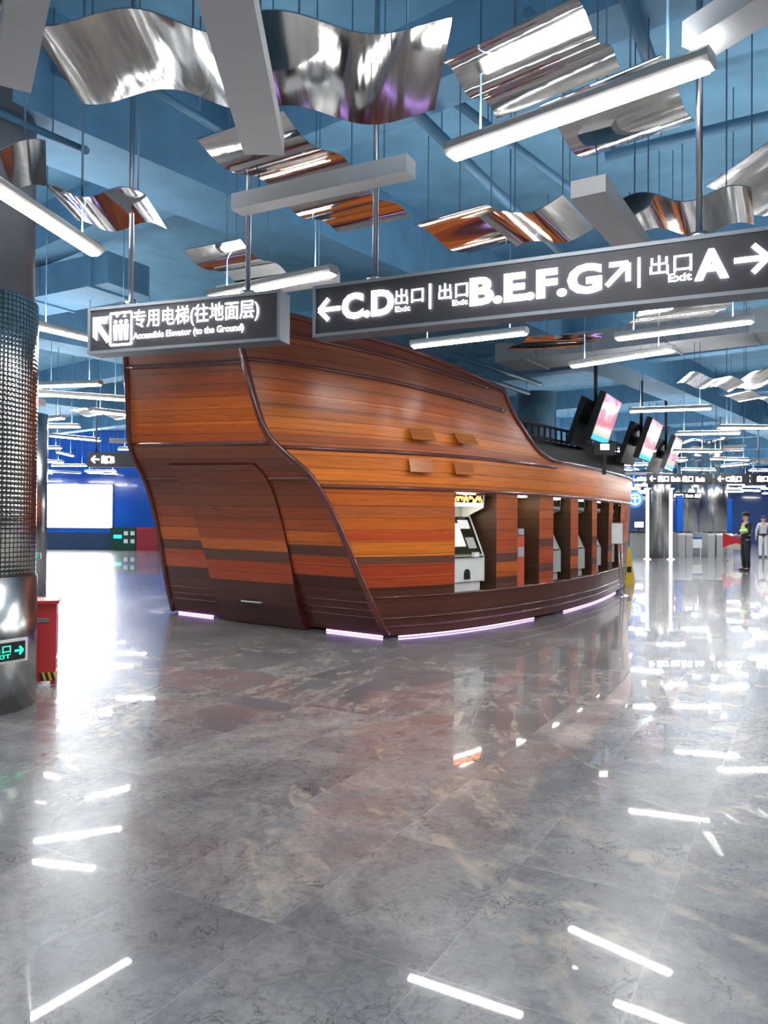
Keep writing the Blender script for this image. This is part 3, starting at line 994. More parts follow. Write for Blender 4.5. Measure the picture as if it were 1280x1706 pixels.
baffle_px(22, 148, 45, 10, 'pale baffle at the top left corner', 3.3, 0, 1.3, .14)
baffle_px(560, 470, 410, 492, 'pale baffle right beside the lamp between the two signs', 3.45, 0, 1.2, .14)

# ------------------------------------------------------------------ rippled mirror sheets
def wave_sheet(O, A, B, amp, per, ph, label, group=None, zc=None, name='rippled_mirror_sheet'):
    """O corner, A end of the rippled run, B end of the straight side (world points)"""
    O, A, B = Vector(O), Vector(A), Vector(B)
    e1, e2 = A - O, B - O
    nrm = e1.cross(e2).normalized()
    if nrm.z < 0: nrm = -nrm
    c = O + (e1 + e2) / 2
    root = thing(name, label, 'ceiling sheet', c, 0, group)
    rz = math.atan2(e1.y, e1.x)
    root.rotation_euler = (0, 0, rz)
    rot = Matrix.Rotation(-rz, 3, 'Z')
    n_ = 56
    m = MB()
    top, bot = [], []
    for k in range(n_ + 1):
        t = k / n_
        off = amp * sin(2 * pi * per * t + ph)
        r1, r2 = [], []
        for j in range(5):
            p = O + e1 * t + e2 * (j / 4) + nrm * off - c
            r1.append(rot @ p); r2.append(rot @ (p + nrm * .006))
        bot.append(r1); top.append(r2)
    m.grid(bot, flip=True); m.grid(top)
    for k in range(n_):
        for j, fl in ((0, 0), (4, 1)):
            q = [bot[k][j], bot[k + 1][j], top[k + 1][j], top[k][j]]
            m.face([m.vert(x) for x in q])
    for k in (0, n_):
        for j in range(4):
            m.face([m.vert(x) for x in (bot[k][j], bot[k][j + 1], top[k][j + 1], top[k][j])])
    me_o = m.build('rippled_sheet', MAT['wave'], root)
    bm = bmesh.new(); bm.from_mesh(me_o.data)
    bmesh.ops.remove_doubles(bm, verts=bm.verts, dist=.0005)
    bmesh.ops.recalc_face_normals(bm, faces=bm.faces)
    for e in bm.edges:
        if len(e.link_faces) == 2 and e.calc_face_angle(0) > .8: e.smooth = False
    bm.to_mesh(me_o.data); bm.free()
    for t, u in ((.2, .5), (.8, .5)):
        m = MB()
        p = O + e1 * t + e2 * u + nrm * amp * sin(2 * pi * per * t + ph) - c
        p = rot @ p
        m.tube([p, Vector((p.x, p.y, CEIL - c.z))], .005, 6)
        m.build('suspension_rod', MAT['thin_rod'], root)
    return root
def wpx(o, a, b, z, amp, per, ph, label, c=None):
    O, A, B = atz(*o, z), atz(*a, z), atz(*b, z)
    if c: B = atz(*c, z) - A + O       # far corner measured instead
    return wave_sheet(O, A, B, amp, per, ph, label)
wpx((138, 158), (395, 168), (48, 25), 3.5, .045, 1.0, -1.9, 'big rippled mirror sheet at the top left, beside the long pale baffle')
wpx((452, 190), (724, 195), (420, 35), 3.5, .045, 1.0, .9, 'rippled mirror sheet at the top centre reflecting backlit letters')
wpx((735, 108), (828, 194), (890, -12), 3.6, .03, 1.5, .4, 'rippled mirror sheet above the big lamp, slanting to the top edge', (1034, 112))
wpx((900, 180), (975, 268), (1095, 140), 3.6, .03, 1.0, .4, 'rippled mirror sheet just under the big lamp', (1158, 205))
wpx((328, 238), (562, 392), (472, 190), 3.55, .04, 2.0, 2.7, 'long rippled mirror sheet descending above the lift sign rods', )
wpx((76, 318), (242, 322), (130, 376), 3.5, .035, 1.3, 1.5, 'rippled mirror sheet left of the lift sign\'s left rod')
wpx((305, 420), (425, 492), (400, 402), 3.55, .035, 1.5, 2.7, 'small rippled mirror sheet above the lift sign')
wpx((690, 378), (780, 425), (808, 345), 3.7, .03, 1.0, .6, 'small rippled mirror sheet right of the exit sign\'s left rod')
wpx((800, 368), (938, 330), (862, 415), 3.5, .035, 1.0, .6, 'rippled mirror sheet left of the white-ended baffle')
wpx((1022, 335), (1252, 318), (1052, 392), 3.5, .04, 1.5, -.4, 'rippled mirror sheet right of the white-ended baffle, behind the exit sign rod')
wpx((1175, 315), (1300, 372), (1282, 240), 3.75, .03, 1.2, .5, 'rippled mirror sheet at the right edge above the exit arrow')
wpx((78, 315), (-90, 330), (76, 240), 3.55, .035, 1.2, .5, 'rippled mirror sheet at the left edge above the slanting lamp')
wpx((-60, 60), (70, 15), (-120, -60), 3.55, .035, 1.0, .5, 'rippled mirror sheet at the top left corner')
wpx((1045, 545), (1065, 520), (1190, 528), 3.6, .02, 1.0, .5, 'rippled mirror sheet directly under the exit sign, over the lamp')
wpx((845, 585), (880, 562), (965, 580), 3.55, .02, 1.0, .5, 'rippled mirror sheet between the two lamps under the exit sign')
wpx((1128, 640), (1215, 650), (1150, 622), 3.7, .035, 1.6, .5, 'rippled mirror sheet high right of the first tilted screen')
wpx((1205, 655), (1290, 640), (1250, 622), 3.7, .02, 1.0, .5, 'rippled mirror sheet at the right edge level with the first screen')
# far copies
wp = wave_sheet((0, 0, 3.65), (1.4, 0, 3.65), (0, .6, 3.65), .045, 2, .4, 'x')
first_w = [True]
def place_wave(x, y, z, rz, label, group):
    if first_w[0]: first_w[0] = False; o = wp
    else: o = dup(wp)
    o.location = (x, y, z); o.rotation_euler = (0, 0, rz)
    o['label'] = label; o['group'] = group
bp = baffle_px(0, 500, 40, 500, 'x', 3.3, 0, 1.3)
first_b = [True]
def place_baffle(x, y, rz, label, group):
    if first_b[0]: first_b[0] = False; o = bp
    else: o = dup(bp)
    o.location = (x, y, 3.3); o.rotation_euler = (0, 0, rz)
    o['label'] = label; o['group'] = group
for px_, py_, Y_ in ((1012, 700, 14.6), (1086, 735, 16.8), (1124, 757, 20.5)):
    q_ = aty(px_, py_, Y_)
    for dx_ in (-.7, 0, .7): lamp_spots.append((q_.x - .3 + dx_ * .5, q_.y + dx_)); lamp_spots.append((q_.x + .5 + dx_ * .4, q_.y + dx_ - 1.2)); lamp_spots.append((q_.x - .9, q_.y + dx_ - .4))
cand = []
yy = 11.5
while yy < 46:
    xx = -18.0
    while xx < 31:
        cand.append((xx + random.uniform(-.7, .7), yy + random.uniform(-.7, .7)))
        xx += 2.4
    yy += 2.3
for x, y in cand:
    if not clear(x, y) or in_ship(x, y): continue
    px, py, _ = proj((x, y, 3.4))
    if px < -20 or px > 1290 or y < 9: continue
    if 120 < px < 900 and y > 12: 
        if not px < 235: continue
    if y < 13.5 and px > 600: continue
    if any(math.hypot(x - a, y - b) < .75 for a, b in lamp_spots): continue
    lamp_spots.append((x, y))
    sd = 'left' if px < 640 else 'right'
    if random.random() < .62:
        place_wave(x, y, 3.65, random.uniform(0, pi), 'small rippled mirror sheet among the far lamps %s of the ship' % sd, 'far rippled sheets %s of the ship' % sd)
    else:
        place_baffle(x, y, random.uniform(0, pi), 'small pale baffle among the far lamps %s of the ship' % sd, 'far baffles %s of the ship' % sd)

# ducts and pipes under the slab
def duct(p, q, w_, h, z, label, mat='grey_duct', name='air_duct'):
    p, q = Vector(p), Vector(q)
    d = (q - p).normalized(); nn = Vector((-d.y, d.x, 0))
    c = (p + q) / 2; c.z = z + h / 2
    root = thing(name, label, 'duct', c)
    m = MB(); Lx = (q - p).length
    m.box((0, 0, 0), (Lx, w_, h), ax=(d, nn, Vector((0, 0, 1))))
    m.build('duct_body', MAT[mat], root)
    k = -Lx / 2 + .6
    while k < Lx / 2:
        m = MB(); m.box(d * k, (.03, w_ + .05, h + .05), ax=(d, nn, Vector((0, 0, 1)))); k += 1.2
        m.build('duct_flange', MAT[mat], root)
    k = -Lx / 2 + .8
    while k < Lx / 2:
        for sg in (-1, 1):
            q0 = d * k + nn * sg * (w_ / 2 + .02)
            m = MB(); m.tube([q0 + Vector((0, 0, -h / 2)), q0 + Vector((0, 0, CEIL - c.z))], .008, 6)
            m.build('duct_hanger', MAT['thin_rod'], root)
        k += 2.4
    return root
duct(atz(845, 612, 4.3), atz(1420, 545, 4.3), 1.0, .35, 4.3, 'broad grey air duct crossing above the two lamps under the exit sign')
duct(atz(40, 505, 4.5), atz(215, 470, 4.5), .7, .4, 4.4, 'grey blue air duct behind the left end of the lift sign', 'beam')
duct(atz(60, 130, 4.9), atz(330, 300, 4.9), .5, .25, 4.9, 'blue cable tray near the ceiling behind the top left sheet', 'pipe', 'cable_tray')
def pipe(pts, r, label, mat='pipe', bracket=True):
    c = Vector(pts[0])
    root = thing('ceiling_pipe', label, 'pipe', c)
    m = MB(); m.tube([Vector(p) - c for p in pts], r, 10); m.build('pipe_run', MAT[mat], root)
    for a, b in zip(pts, pts[1:]):
        a, b = Vector(a), Vector(b)
        if abs(a.z - b.z) > .3: continue
        k = .5
        while k < (b - a).length:
            p = a + (b - a).normalized() * k - c
            m = MB(); m.tube([p, Vector((p.x, p.y, CEIL - c.z))], .006, 6); k += 1.6
            m.build('pipe_hanger', MAT['thin_rod'], root)
    return root
def zz(px, py, z): p = atz(px, py, z); return (p.x, p.y, z)
pipe([zz(250, 145, 4.6), zz(395, 235, 4.6)], .03, 'thin blue pipe above the top left rippled sheet')
pipe([zz(690, 185, 4.7), zz(930, 420, 4.7)], .05, 'blue pipe slanting down behind the big lamp')
pipe([zz(760, 170, 4.9), zz(1090, 420, 4.9)], .04, 'second blue pipe, right of the slanting one behind the big lamp')
pipe([zz(1010, 260, 4.9), zz(1300, 190, 4.9)], .05, 'dark blue pipe running level towards the upper right')
pipe([zz(-20, 180, 4.4), zz(140, 250, 4.4), zz(142, 250, 4.0)], .03, 'thin blue pipe with a bent end at upper left')
pipe([zz(880, 20, 4.8), zz(990, 240, 4.8)], .04, 'blue pipe behind the sheet at the top right')
pipe([zz(1040, -20, 4.8), zz(1110, 180, 4.8)], .05, 'blue pipe above the top right baffle')
pipe([zz(745, 610, 4.45), zz(880, 655, 4.45)], .06, 'blue pipe beyond the ship\'s sloping top')
pipe([zz(750, 590, 4.6), zz(900, 640, 4.6)], .05, 'upper blue pipe beyond the ship\'s sloping top')

# ------------------------------------------------------------------ tilted screens over the deck
def screen_picture(seed):
    m, nt, b = new_mat('screen_picture')
    uv = coords(nt, 'UV')
    sep = N(nt, 'ShaderNodeSeparateXYZ'); L(nt, uv, sep.inputs[0])
    c = ramp(nt, sep.outputs[1], [(0, (.05, .45, .55)), (.12, (.10, .5, .58)), (.125, (.5, .45, .4)), (.3, (.5, .44, .4)), (.305, (.50, .18, .22)), (.6, (.5, .2, .24)), (.85, (.55, .22, .28)), (1, (.5, .2, .26))])
    f = noise(nt, uv, 2.2, 2, .5, 0, loc=(seed, seed * 2, 0))
    c2 = mixc(nt, ramp(nt, f, [(.5, (0, 0, 0)), (.6, (1, 1, 1))]), (.5, .2, .25), (.5, .55, .85))
    up_ = math_n(nt, 'GREATER_THAN', sep.outputs[1], .305)
    c = mixc(nt, math_n(nt, 'MULTIPLY', up_, .7), c, c2)
    L(nt, c, b.inputs['Emission Color'])
    b.inputs['Emission Strength'].default_value = .55
    b.inputs['Base Color'].default_value = (.02, .02, .02, 1)
    b.inputs['Roughness'].default_value = .1
    return m
def tilted_screen(px, py, Y, wdt, hgt, label, seed, pole_px):
    c = aty(px, py, Y)
    nh = Vector((.875, -.484, 0)); wd = Vector((.484, .875, 0))
    th = R(19)
    upv = (Vector((0, 0, 1)) * cos(th) + nh * sin(th)).normalized()
    nv = wd.cross(upv).normalized()
    if nv.dot(nh) < 0: nv = -nv
    root = thing('hanging_screen', label, 'screen', c)
    m = MB(); m.box(-nv * .07, (wdt, hgt, .12), ax=(wd, upv, nv)); m.build('screen_housing', MAT['black'], root)
    m = MB()
    q = [-wd * (wdt / 2 - .02) - upv * (hgt / 2 - .02), wd * (wdt / 2 - .02) - upv * (hgt / 2 - .02), wd * (wdt / 2 - .02) + upv * (hgt / 2 - .02), -wd * (wdt / 2 - .02) + upv * (hgt / 2 - .02)]
    m.face([m.vert(p - nv * .006) for p in q], 0, [(0, 0), (1, 0), (1, 1), (0, 1)])
    m.build('screen_picture', screen_picture(seed), root)
    # twin back to back, leaning the other way
    up2 = upv
    n2_ = nv
    o2 = -nh * .42 - Vector((0, 0, .05))
    m = MB(); m.box(o2, (wdt, hgt, .10), ax=(wd, up2, n2_)); m.build('rear_screen', MAT['black'], root)
    m = MB(); b_ = -nh * .22
    m.tube([b_ + Vector((0, 0, -.1)), b_ + Vector((0, 0, CEIL - c.z))], .035, 10)
    m.tube([b_ + Vector((0, 0, CEIL - c.z - .05)), b_ + Vector((0, 0, CEIL - c.z))], .12, 12)
    m.box(b_, (.3, .1, .2), ax=(nh, wd, Vector((0, 0, 1))))
    m.build('ceiling_pole', MAT['black'], root)
    return root
tilted_screen(1012, 700, 14.6, 1.35, .9, 'nearest of the tilted screens, hanging over the ship deck', 1.3, 1003)
tilted_screen(1086, 735, 16.8, 1.35, .9, 'middle one of the three tilted hanging screens', 4.1, 1075)
tilted_screen(1124, 757, 20.5, 1.35, .9, 'farthest and smallest of the three tilted hanging screens', 7.7, 1110)

# black cabin on the ship's deck
cb_c = M_ + A_ * 7.0 + B_ * .5
root = thing('deck_cabin', 'black cabin with a lattice band standing on the ship deck', 'cabin', (cb_c.x, cb_c.y, 2.12))
m = MB(); m.box((0, 0, .4), (5.2, 2.2, .8), ax=(A_, B_, Vector((0, 0, 1)))); m.build('cabin_body', MAT['black'], root)
m = MB()
for k in range(22):
    a = -2.6 + 5.2 * k / 21
    for bb in (-1.1, 1.1):
        m.box(A_ * a + B_ * bb + Vector((0, 0, .93)), (.03, .03, .26), ax=(A_, B_, Vector((0, 0, 1))))
for k in range(8):
    bb = -1.1 + 2.2 * k / 7
    for a in (-2.6, 2.6):
        m.box(A_ * a + B_ * bb + Vector((0, 0, .93)), (.03, .03, .26), ax=(A_, B_, Vector((0, 0, 1))))
for z in (.84, 1.06):
    for bb in (-1.1, 1.1): m.box(B_ * bb + Vector((0, 0, z)), (5.24, .05, .04), ax=(A_, B_, Vector((0, 0, 1))))
    for a in (-2.6, 2.6): m.box(A_ * a + Vector((0, 0, z)), (.05, 2.24, .04), ax=(A_, B_, Vector((0, 0, 1))))
m.build('lattice_rail', paint('dark_brown_lattice', (.06, .035, .03), .5), root)
c = aty(1007, 748, 12.6)
root2 = thing('number_display', 'small black sign with a lit white number plate over the gunwale', 'display', c)
m = MB(); m.box((0, 0, 0), (.36, .06, .2)); m.box((0, 0, -.25), (.05, .05, .34)); m.build('display_case', MAT['black'], root2)
m = MB(); m.box((.0, -.033, .03), (.14, .004, .09)); m.build('lit_plate', MAT['glyph'], root2)

# ------------------------------------------------------------------ machines in the openings
def machine(a1, a2, inset, label, mat='white', lit=True, name='ticket_machine'):
    p = hull((a1 + a2) / 2, ZS) - B_ * inset
    tgt = (hull(a2, ZS) - hull(a1, ZS)); tgt.z = 0; X = tgt.normalized()
    Nn = Vector((X.y, -X.x, 0))
    if Nn.dot(B_) < 0: Nn = -Nn
    W_ = a2 - a1
    root = thing(name, label, 'ticket machine', (p.x, p.y, ZS), 0)
    ax = (X, Nn, Vector((0, 0, 1)))
    def P(x, y, z): return X * x + Nn * y + Vector((0, 0, z))
    # cheeks with the leaning profile
    cheek = [(-.42, .12), (0, .12), (0, .46), (-.02, .5), (-.26, 1.02), (-.02, 1.12), (0, 1.3), (-.42, 1.3)]
    m = MB()
    for x0 in (-W_ / 2, W_ / 2 - .03):
        m.prism([P(x0, y, z) for y, z in cheek], X * .03)
    m.box(P(0, -.25, .06), (W_ - .1, .42, .12), ax=ax)
    m.box(P(0, -.22, .30), (W_ - .06, .43, .34), ax=ax)
    m.box(P(0, -.40, .8), (W_ - .06, .04, .8), ax=ax)
    m.build('cabinet', MAT[mat], root)
    m = MB(); m.box(P(0, -.2, 1.22), (W_ - .06, .38, .16), ax=ax); m.build('header', MAT[mat], root)
    hd = MB(); hd.box(P(0, -.004, 1.235), (W_ - .1, .012, .10), ax=ax)
    h_ = hd.build('header_display', MAT['blackgloss'], root)
    if lit:
        m = MB(); r_ = random.Random(3)
        for k in range(26):
            m.box(P(-W_ / 2 + .08 + (W_ - .16) * k / 25, .004, 1.235 + r_.choice((-.02, 0, .02))), (.016, .004, r_.choice((.03, .05, .06))), ax=ax)
        m.build('led_dots', emit('amber_led', (1, .2, .01), 3), h_)
        m = MB(); m.box(P(0, .001, 1.165), (W_ - .1, .008, .035), ax=ax); m.build('header_light', MAT['led_white'], root)
    # leaning console
    d0, d1 = Vector((-.26, 1.0)), Vector((-.02, .5))
    sl = [P(-W_ / 2 + .03, d1.x, d1.y), P(W_ / 2 - .03, d1.x, d1.y), P(W_ / 2 - .03, d0.x, d0.y), P(-W_ / 2 + .03, d0.x, d0.y)]
    nrm = (sl[1] - sl[0]).cross(sl[3] - sl[0]).normalized()
    if nrm.dot(Nn) < 0: nrm = -nrm
    m = MB(); m.prism(sl, -nrm * .03); con = m.build('console', MAT['blackgloss'] if mat == 'white' else MAT['machine_grey'], root)
    def onc(u, v, w_, h, name_, mt, par):
        o_ = sl[0] + (sl[1] - sl[0]) * u + (sl[3] - sl[0]) * v
        ex = (sl[1] - sl[0]).normalized(); ey = (sl[3] - sl[0]).normalized()
        m = MB(); m.box(o_ + nrm * .008, (w_, h, .016), ax=(ex, ey, nrm)); return m.build(name_, mt, par)
    if lit:
        onc(.3, .5, .34 * W_ / .8, .34, 'touch_screen', emit('warm_touch_screen', (1, .5, .3), .25), con)
        onc(.72, .78, .2, .13, 'instruction_card', MAT['paper'], con)
        onc(.74, .28, .16, .16, 'coin_tray', MAT['machine_grey'], con)
        m = MB(); m.box(P(-.12, -.33, 1.06), (.2, .02, .12), ax=ax); m.build('notice', MAT['led_white'], root)
        m = MB(); m.box(P(-.02, .0, .2), (.12, .012, .08), ax=ax)
        m.tube([P(-.02, -.006, .24), P(-.02, .006, .24)], .06, 16)
        m.build('ticket_slot', MAT['black'], root)
        m = MB(); m.box(P(0, .004, .46), (W_ - .06, .02, .012), ax=ax); m.build('shelf_edge', MAT['black'], root)
        m = MB(); m.box(P(.12, .03, .49), (.1, .05, .06), ax=ax); m.build('paper_slip', MAT['paper'], root)
    return root
machine(1.0, 1.70, .10, 'white ticket machine with lit screen in the first opening from the stern')
machine(3.56, 4.2, .14, 'grey ticket machine in the third opening of the ship', 'machine_grey', False)
machine(4.72, 5.35, .10, 'grey ticket machine in the fourth opening of the ship', 'machine_grey', False)
machine(5.84, 6.5, .08, 'grey ticket machine in the fifth opening of the ship', 'machine_grey', False)
machine(7.2, 7.85, .06, 'grey ticket machine in the opening nearest the ship bow', 'machine_grey', False)
# orange-red help post in the second opening
p = hull(2.52, ZS) - B_ * .12
root = thing('help_post', 'orange red help post with a grey speaker in the second opening', 'help post', (p.x, p.y, ZS))
ax = (A_, B_, Vector((0, 0, 1)))
m = MB(); m.box((0, 0, .36), (.24, .18, .72), ax=ax)
m.prism([B_ * .09 + A_ * -.12 + Vector((0, 0, .72)), B_ * .09 + A_ * .12 + Vector((0, 0, .72)), B_ * -.02 + A_ * .08 + Vector((0, 0, .86)), B_ * -.02 - A_ * .08 + Vector((0, 0, .86))], -B_ * .07)
m.build('post_body', MAT['orange_red'], root)
m = MB(); m.box(B_ * .095 + Vector((0, 0, .5)), (.18, .015, .14), ax=ax); m.build('speaker_panel', MAT['machine_grey'], root)
m = MB(); m.box(B_ * .07 + Vector((0, 0, .79)), (.16, .07, .09), ax=ax); m.build('display', MAT['machine_grey'], root)

# ------------------------------------------------------------------ objects by the ship's far end
p = atz(1035, 994, 0)
root = thing('notice_stand', 'chrome post stand holding a white paper notice near the ship bow', 'notice stand', (p.x, p.y, 0))
m = MB(); m.lathe((0, 0, 0), [(.16, 0), (.16, .012), (.13, .03), (.05, .055), (.03, .07)], 32); m.build('base', MAT['chrome'], root)
m = MB(); m.tube([(0, 0, .05), (-.06, 0, 1.05)], .016, 10); m.tube([(.05, 0, .05), (.0, 0, 1.05)], .012, 10); m.build('pole', MAT['steel'], root)
m = MB(); m.box((-.09, -.02, 1.22), (.24, .012, .42)); fr_ = m.build('notice_frame', MAT['steel'], root)
m = MB(); m.box((-.09, -.03, 1.22), (.215, .004, .39)); m.build('notice_paper', MAT['paper'], fr_)

p = atz(1046, 972, 0)
root = thing('wet_floor_sign', 'tall yellow folding floor sign beside the notice stand', 'floor sign', (p.x, p.y, 0))
for sg, nm in ((-1, 'front_leaf'), (1, 'back_leaf')):
    m = MB()
    a_, b_ = .13, .055
    m.prism([(-a_, sg * .14, 0), (a_, sg * .14, 0), (b_, sg * .03, .82), (-b_, sg * .03, .82)], (0, -sg * .02, 0))
    lf = m.build(nm, MAT['yellow'], root)
    if sg < 0:
        m = MB(); m.box((0, -.145, .62 - .3), (.1, .006, .16), ax=(Vector((1, 0, 0)), Vector((0, cos(R(8)), sin(R(8)))), Vector((0, -sin(R(8)), cos(R(8))))))
        m.v = [(x, y + .035, z) for x, y, z in m.v]
        m.build('warning_print', MAT['black'], lf)
m = MB(); m.tube([(-.05, 0, .82), (.05, 0, .82)], .03, 10); m.box((0, 0, .85), (.09, .04, .05)); m.build('carry_grip', paint('mint_plastic', (.2, .6, .4), .4), root)

# ------------------------------------------------------------------ fire cabinet and small signs at left
p = atz(61, 1141, 0)
root = thing('fire_extinguisher_cabinet', 'red fire extinguisher box with striped foot beside the mosaic column', 'fire cabinet', (p.x, p.y + .14, 0), R(20))
m = MB(); m.box((-.03, 0, .365), (.27, .3, .67)); 
for sx in (-1, 1): m.box((-.03 + sx * .11, 0, .015), (.04, .26, .03))
m.build('cabinet_body', MAT['red'], root)
m = MB(); m.box((-.03, -.01, .715), (.31, .35, .03)); m.build('lid', MAT['red'], root)
m = MB(); m.box((.0, -.155, .56), (.09, .012, .035)); hd = m.build('pull_handle', MAT['steel'], root)
m = MB(); m.box((.0, -.160, .56), (.06, .012, .006)); m.build('grip_slot', MAT['black'], hd)
m = MB()
m.box((.045, -.152, .072), (.12, .008, .07)); m.build('hazard_strip', MAT['yellow'], root)
m = MB()
for k in range(3):
    x = .0 + .045 * k
    m.prism([(x - .012, -.1575, .037), (x + .012, -.1575, .037), (x - .008, -.1575, .107), (x - .032, -.1575, .107)], (0, .003, 0))
m.build('hazard_stripe', MAT['black'], root)

def exit_plate(loc, rz, w_, h, label, flip=False):
    root = thing('exit_light', label, 'exit light', loc, rz)
    m = MB(); m.box((0, .012, 0), (w_, .03, h)); m.build('plate_frame', MAT['white'], root)
    m = MB(); m.box((0, -.006, 0), (w_ * .86, .006, h * .78)); m.build('plate_back', MAT['black'], root)
    g = MB()
    fr = lambda s, t, off=.004: Vector((s, -.009 - off, t))
    arrow(g, fr, w_ * .27 * (-1 if flip else 1), 0, h * .2, pi if flip else 0, h * .1)
    g.build('plate_arrow', MAT['green_sign'], root); g = MB()
    put_text(g, '出口', fr, -w_ * .38 if not flip else -w_ * .05, w_ * .08 if not flip else w_ * .38, -h * .05, h * .3, .02)
    put_text(g, 'EXIT', fr, -w_ * .38 if not flip else -w_ * .05, w_ * .08 if not flip else w_ * .38, -h * .28, -h * .1, .02)
    g.build('plate_lettering', MAT['green_sign'], root)
    return root
# on the mosaic column, facing the viewer
dirc = (Vector((CAM.x, CAM.y, 0)) - Vector((cA.x, cA.y, 0))).normalized()
ang = math.atan2(dirc.y, dirc.x) + .42
pc = Vector((cA.x, cA.y, 0)) + Vector((cos(ang + .12), sin(ang + .12), 0)) * .535
q = aty(4, 1086, pc.y)
exit_plate((pc.x, pc.y, q.z), ang + .12 + pi / 2, .34, .17, 'green lit exit plate low on the mosaic column')
pc = aty(56, 926, 12.62)
exit_plate(pc, 0, .24, .1, 'small green exit plate on the slim mirror column', True)

# ------------------------------------------------------------------ far left wall furniture
p0, p1 = aty(75, 878, YL - .05), aty(187, 808, YL - .05)
root = thing('advertising_lightbox', 'blank white glowing lightbox on the far blue wall', 'lightbox', ((p0.x + p1.x) / 2, YL - .06, (p0.z + p1.z) / 2))
wx, hz = p1.x - p0.x, p1.z - p0.z
m = MB(); m.box((0, .02, 0), (wx + .1, .08, hz + .1)); m.build('lightbox_frame', MAT['sign_frame'], root)
m = MB(); m.box((0, -.03, 0), (wx, .02, hz)); m.build('lightbox_face', MAT['lightbox'], root)
def wall_box(x0, y0, x1, y1, name, label, cat, mat, dep=.35):
    a, b = aty(x0, y1, YL - dep), aty(x1, y0, YL - dep)
    z1 = b.z
    root = thing(name, label, cat, ((a.x + b.x) / 2, YL - .06 - dep / 2, 0))
    m = MB(); m.box((0, 0, z1 / 2), (b.x - a.x, dep, z1)); bo = m.build('body', MAT[mat], root)
    return root, b.x - a.x, z1, dep
root, w_, h_, dp = wall_box(228, 879, 264, 904, 'hose_cabinet', 'red fire hose cabinet at the foot of the far blue wall', 'fire cabinet', 'red')
m = MB(); m.box((-w_ * .25, -dp / 2 - .01, h_ * .5), (w_ * .46, .02, h_ * .9)); m.box((w_ * .25, -dp / 2 - .01, h_ * .5), (w_ * .46, .02, h_ * .9)); m.build('cabinet_door', MAT['red_dark'], root)
root, w_, h_, dp = wall_box(184, 879, 227, 906, 'green_counter', 'dark green counter box with small pale labels by the far wall', 'counter', 'green_dark', .3)
for k, (fx, fz) in enumerate(((.62, .75), (.62, .4), (.88, .75), (.88, .4))):
    m = MB(); m.box((-w_ / 2 + w_ * fx, -dp / 2 - .01, h_ * fz), (.18, .015, .18)); m.build('pale_label', MAT['paper'], root)
m = MB(); m.box((-w_ / 2 + w_ * .3, -dp / 2 - .01, h_ * .6), (.36, .015, .16)); m.build('green_label', MAT['green_sign'], root)

# ------------------------------------------------------------------ far signs
def far_sign(x0, x1, yc, Y, label, texts, name='direction_sign', hh=.32):
    a, b = aty(x0, yc, Y), aty(x1, yc, Y)
    c = (a + b) / 2
    root = thing(name, label, 'direction sign', (c.x, c.y, c.z - hh / 2))
    W_ = b.x - a.x
    m = MB(); m.box((0, 0, hh / 2), (W_, .12, hh)); m.build('sign_face', MAT['sign'], root)
    g = MB(); fr = lambda s, t, off=.004: Vector((s - W_ / 2, -.062 - off, t * hh))
    for t in texts:
        if t[0] == 'arrow':
            arrow(g, lambda x, y, off=.004: Vector((x - W_ / 2, -.066, y)), W_ * t[1], hh * .5, .085, pi, .03)
        else:
            put_text(g, t[0], fr, W_ * t[1], W_ * t[2], .22, .78, .03)
    g.build('sign_lettering', MAT['glyph'], root)
    for sx in (-.35, .35):
        m = MB(); m.tube([(sx * W_, 0, hh), (sx * W_, 0, CEIL - c.z + hh / 2)], .02, 8)
        m.build('hanging_rod', MAT['rod'], root)
    return root
far_sign(147, 235, 766, 16.5, 'dark hanging sign with a left arrow, left of the ship stern', [('arrow', .16), ('出口B', .27, .52)])
far_sign(1078, 1186, 798, 22.6, 'dark hanging sign with long white text right of the ship bow', [('arrow', .08), ('出口 Exit 出口 Exit', .16, .88)])
far_sign(1192, 1248, 798, 22.6, 'dark hanging sign with a left arrow and C, second from right', [('arrow', .14), ('C出口', .28, .75)])
far_sign(1252, 1330, 798, 22.6, 'dark hanging sign cut by the right picture edge', [('出口 Exit', .1, .6)])
far_sign(1118, 1194, 826, 37, 'farther dark hanging sign with white text above the gates', [('出口 Exit 出口', .06, .72)])

# ------------------------------------------------------------------ far right: booth, lift box, gates
a = aty(1066, 866, 33)
root = thing('service_counter', 'dark service counter with a monitor beyond the ship bow', 'counter', (a.x, 33, 0))
m = MB(); m.box((0, 0, .5), (1.1, .8, 1.0)); m.build('counter_front', MAT['machine_grey'], root)
m = MB(); m.box((0, 0, 1.03), (1.3, .95, .06)); m.build('counter_top', MAT['black'], root)
m = MB(); m.box((-.1, -.2, 1.32), (.42, .04, .28)); m.box((-.1, -.17, 1.12), (.06, .05, .14)); mo = m.build('monitor', MAT['black'], root)
m = MB(); m.box((-.1, -.225, 1.32), (.38, .006, .24)); m.build('monitor_screen', emit('pale_monitor', (.8, .95, 1), .5), mo)
a = aty(1058, 832, 34)
root = thing('metro_logo_sign', 'round glowing blue logo sign beyond the ship bow', 'logo sign', (a.x, a.y, a.z))
m = MB(); m.tube([(0, -.02, 0), (0, .12, 0)], .36, 32); m.tube([(0, .05, .3), (0, .05, CEIL - a.z)], .02, 8); m.build('logo_disc', emit('blue_disc', (.02, .12, .9), .8, (.02, .1, .6)), root)
m = MB(); fr = lambda s, t, off=.004: Vector((s, -.024 - off, t))
for k in range(28):
    t0, t1 = 2 * pi * k / 28, 2 * pi * (k + 1) / 28
    poly(m, [(.2 * cos(t0), .2 * sin(t0)), (.2 * cos(t1), .2 * sin(t1)), (.26 * cos(t1), .26 * sin(t1)), (.26 * cos(t0), .26 * sin(t0))], fr)
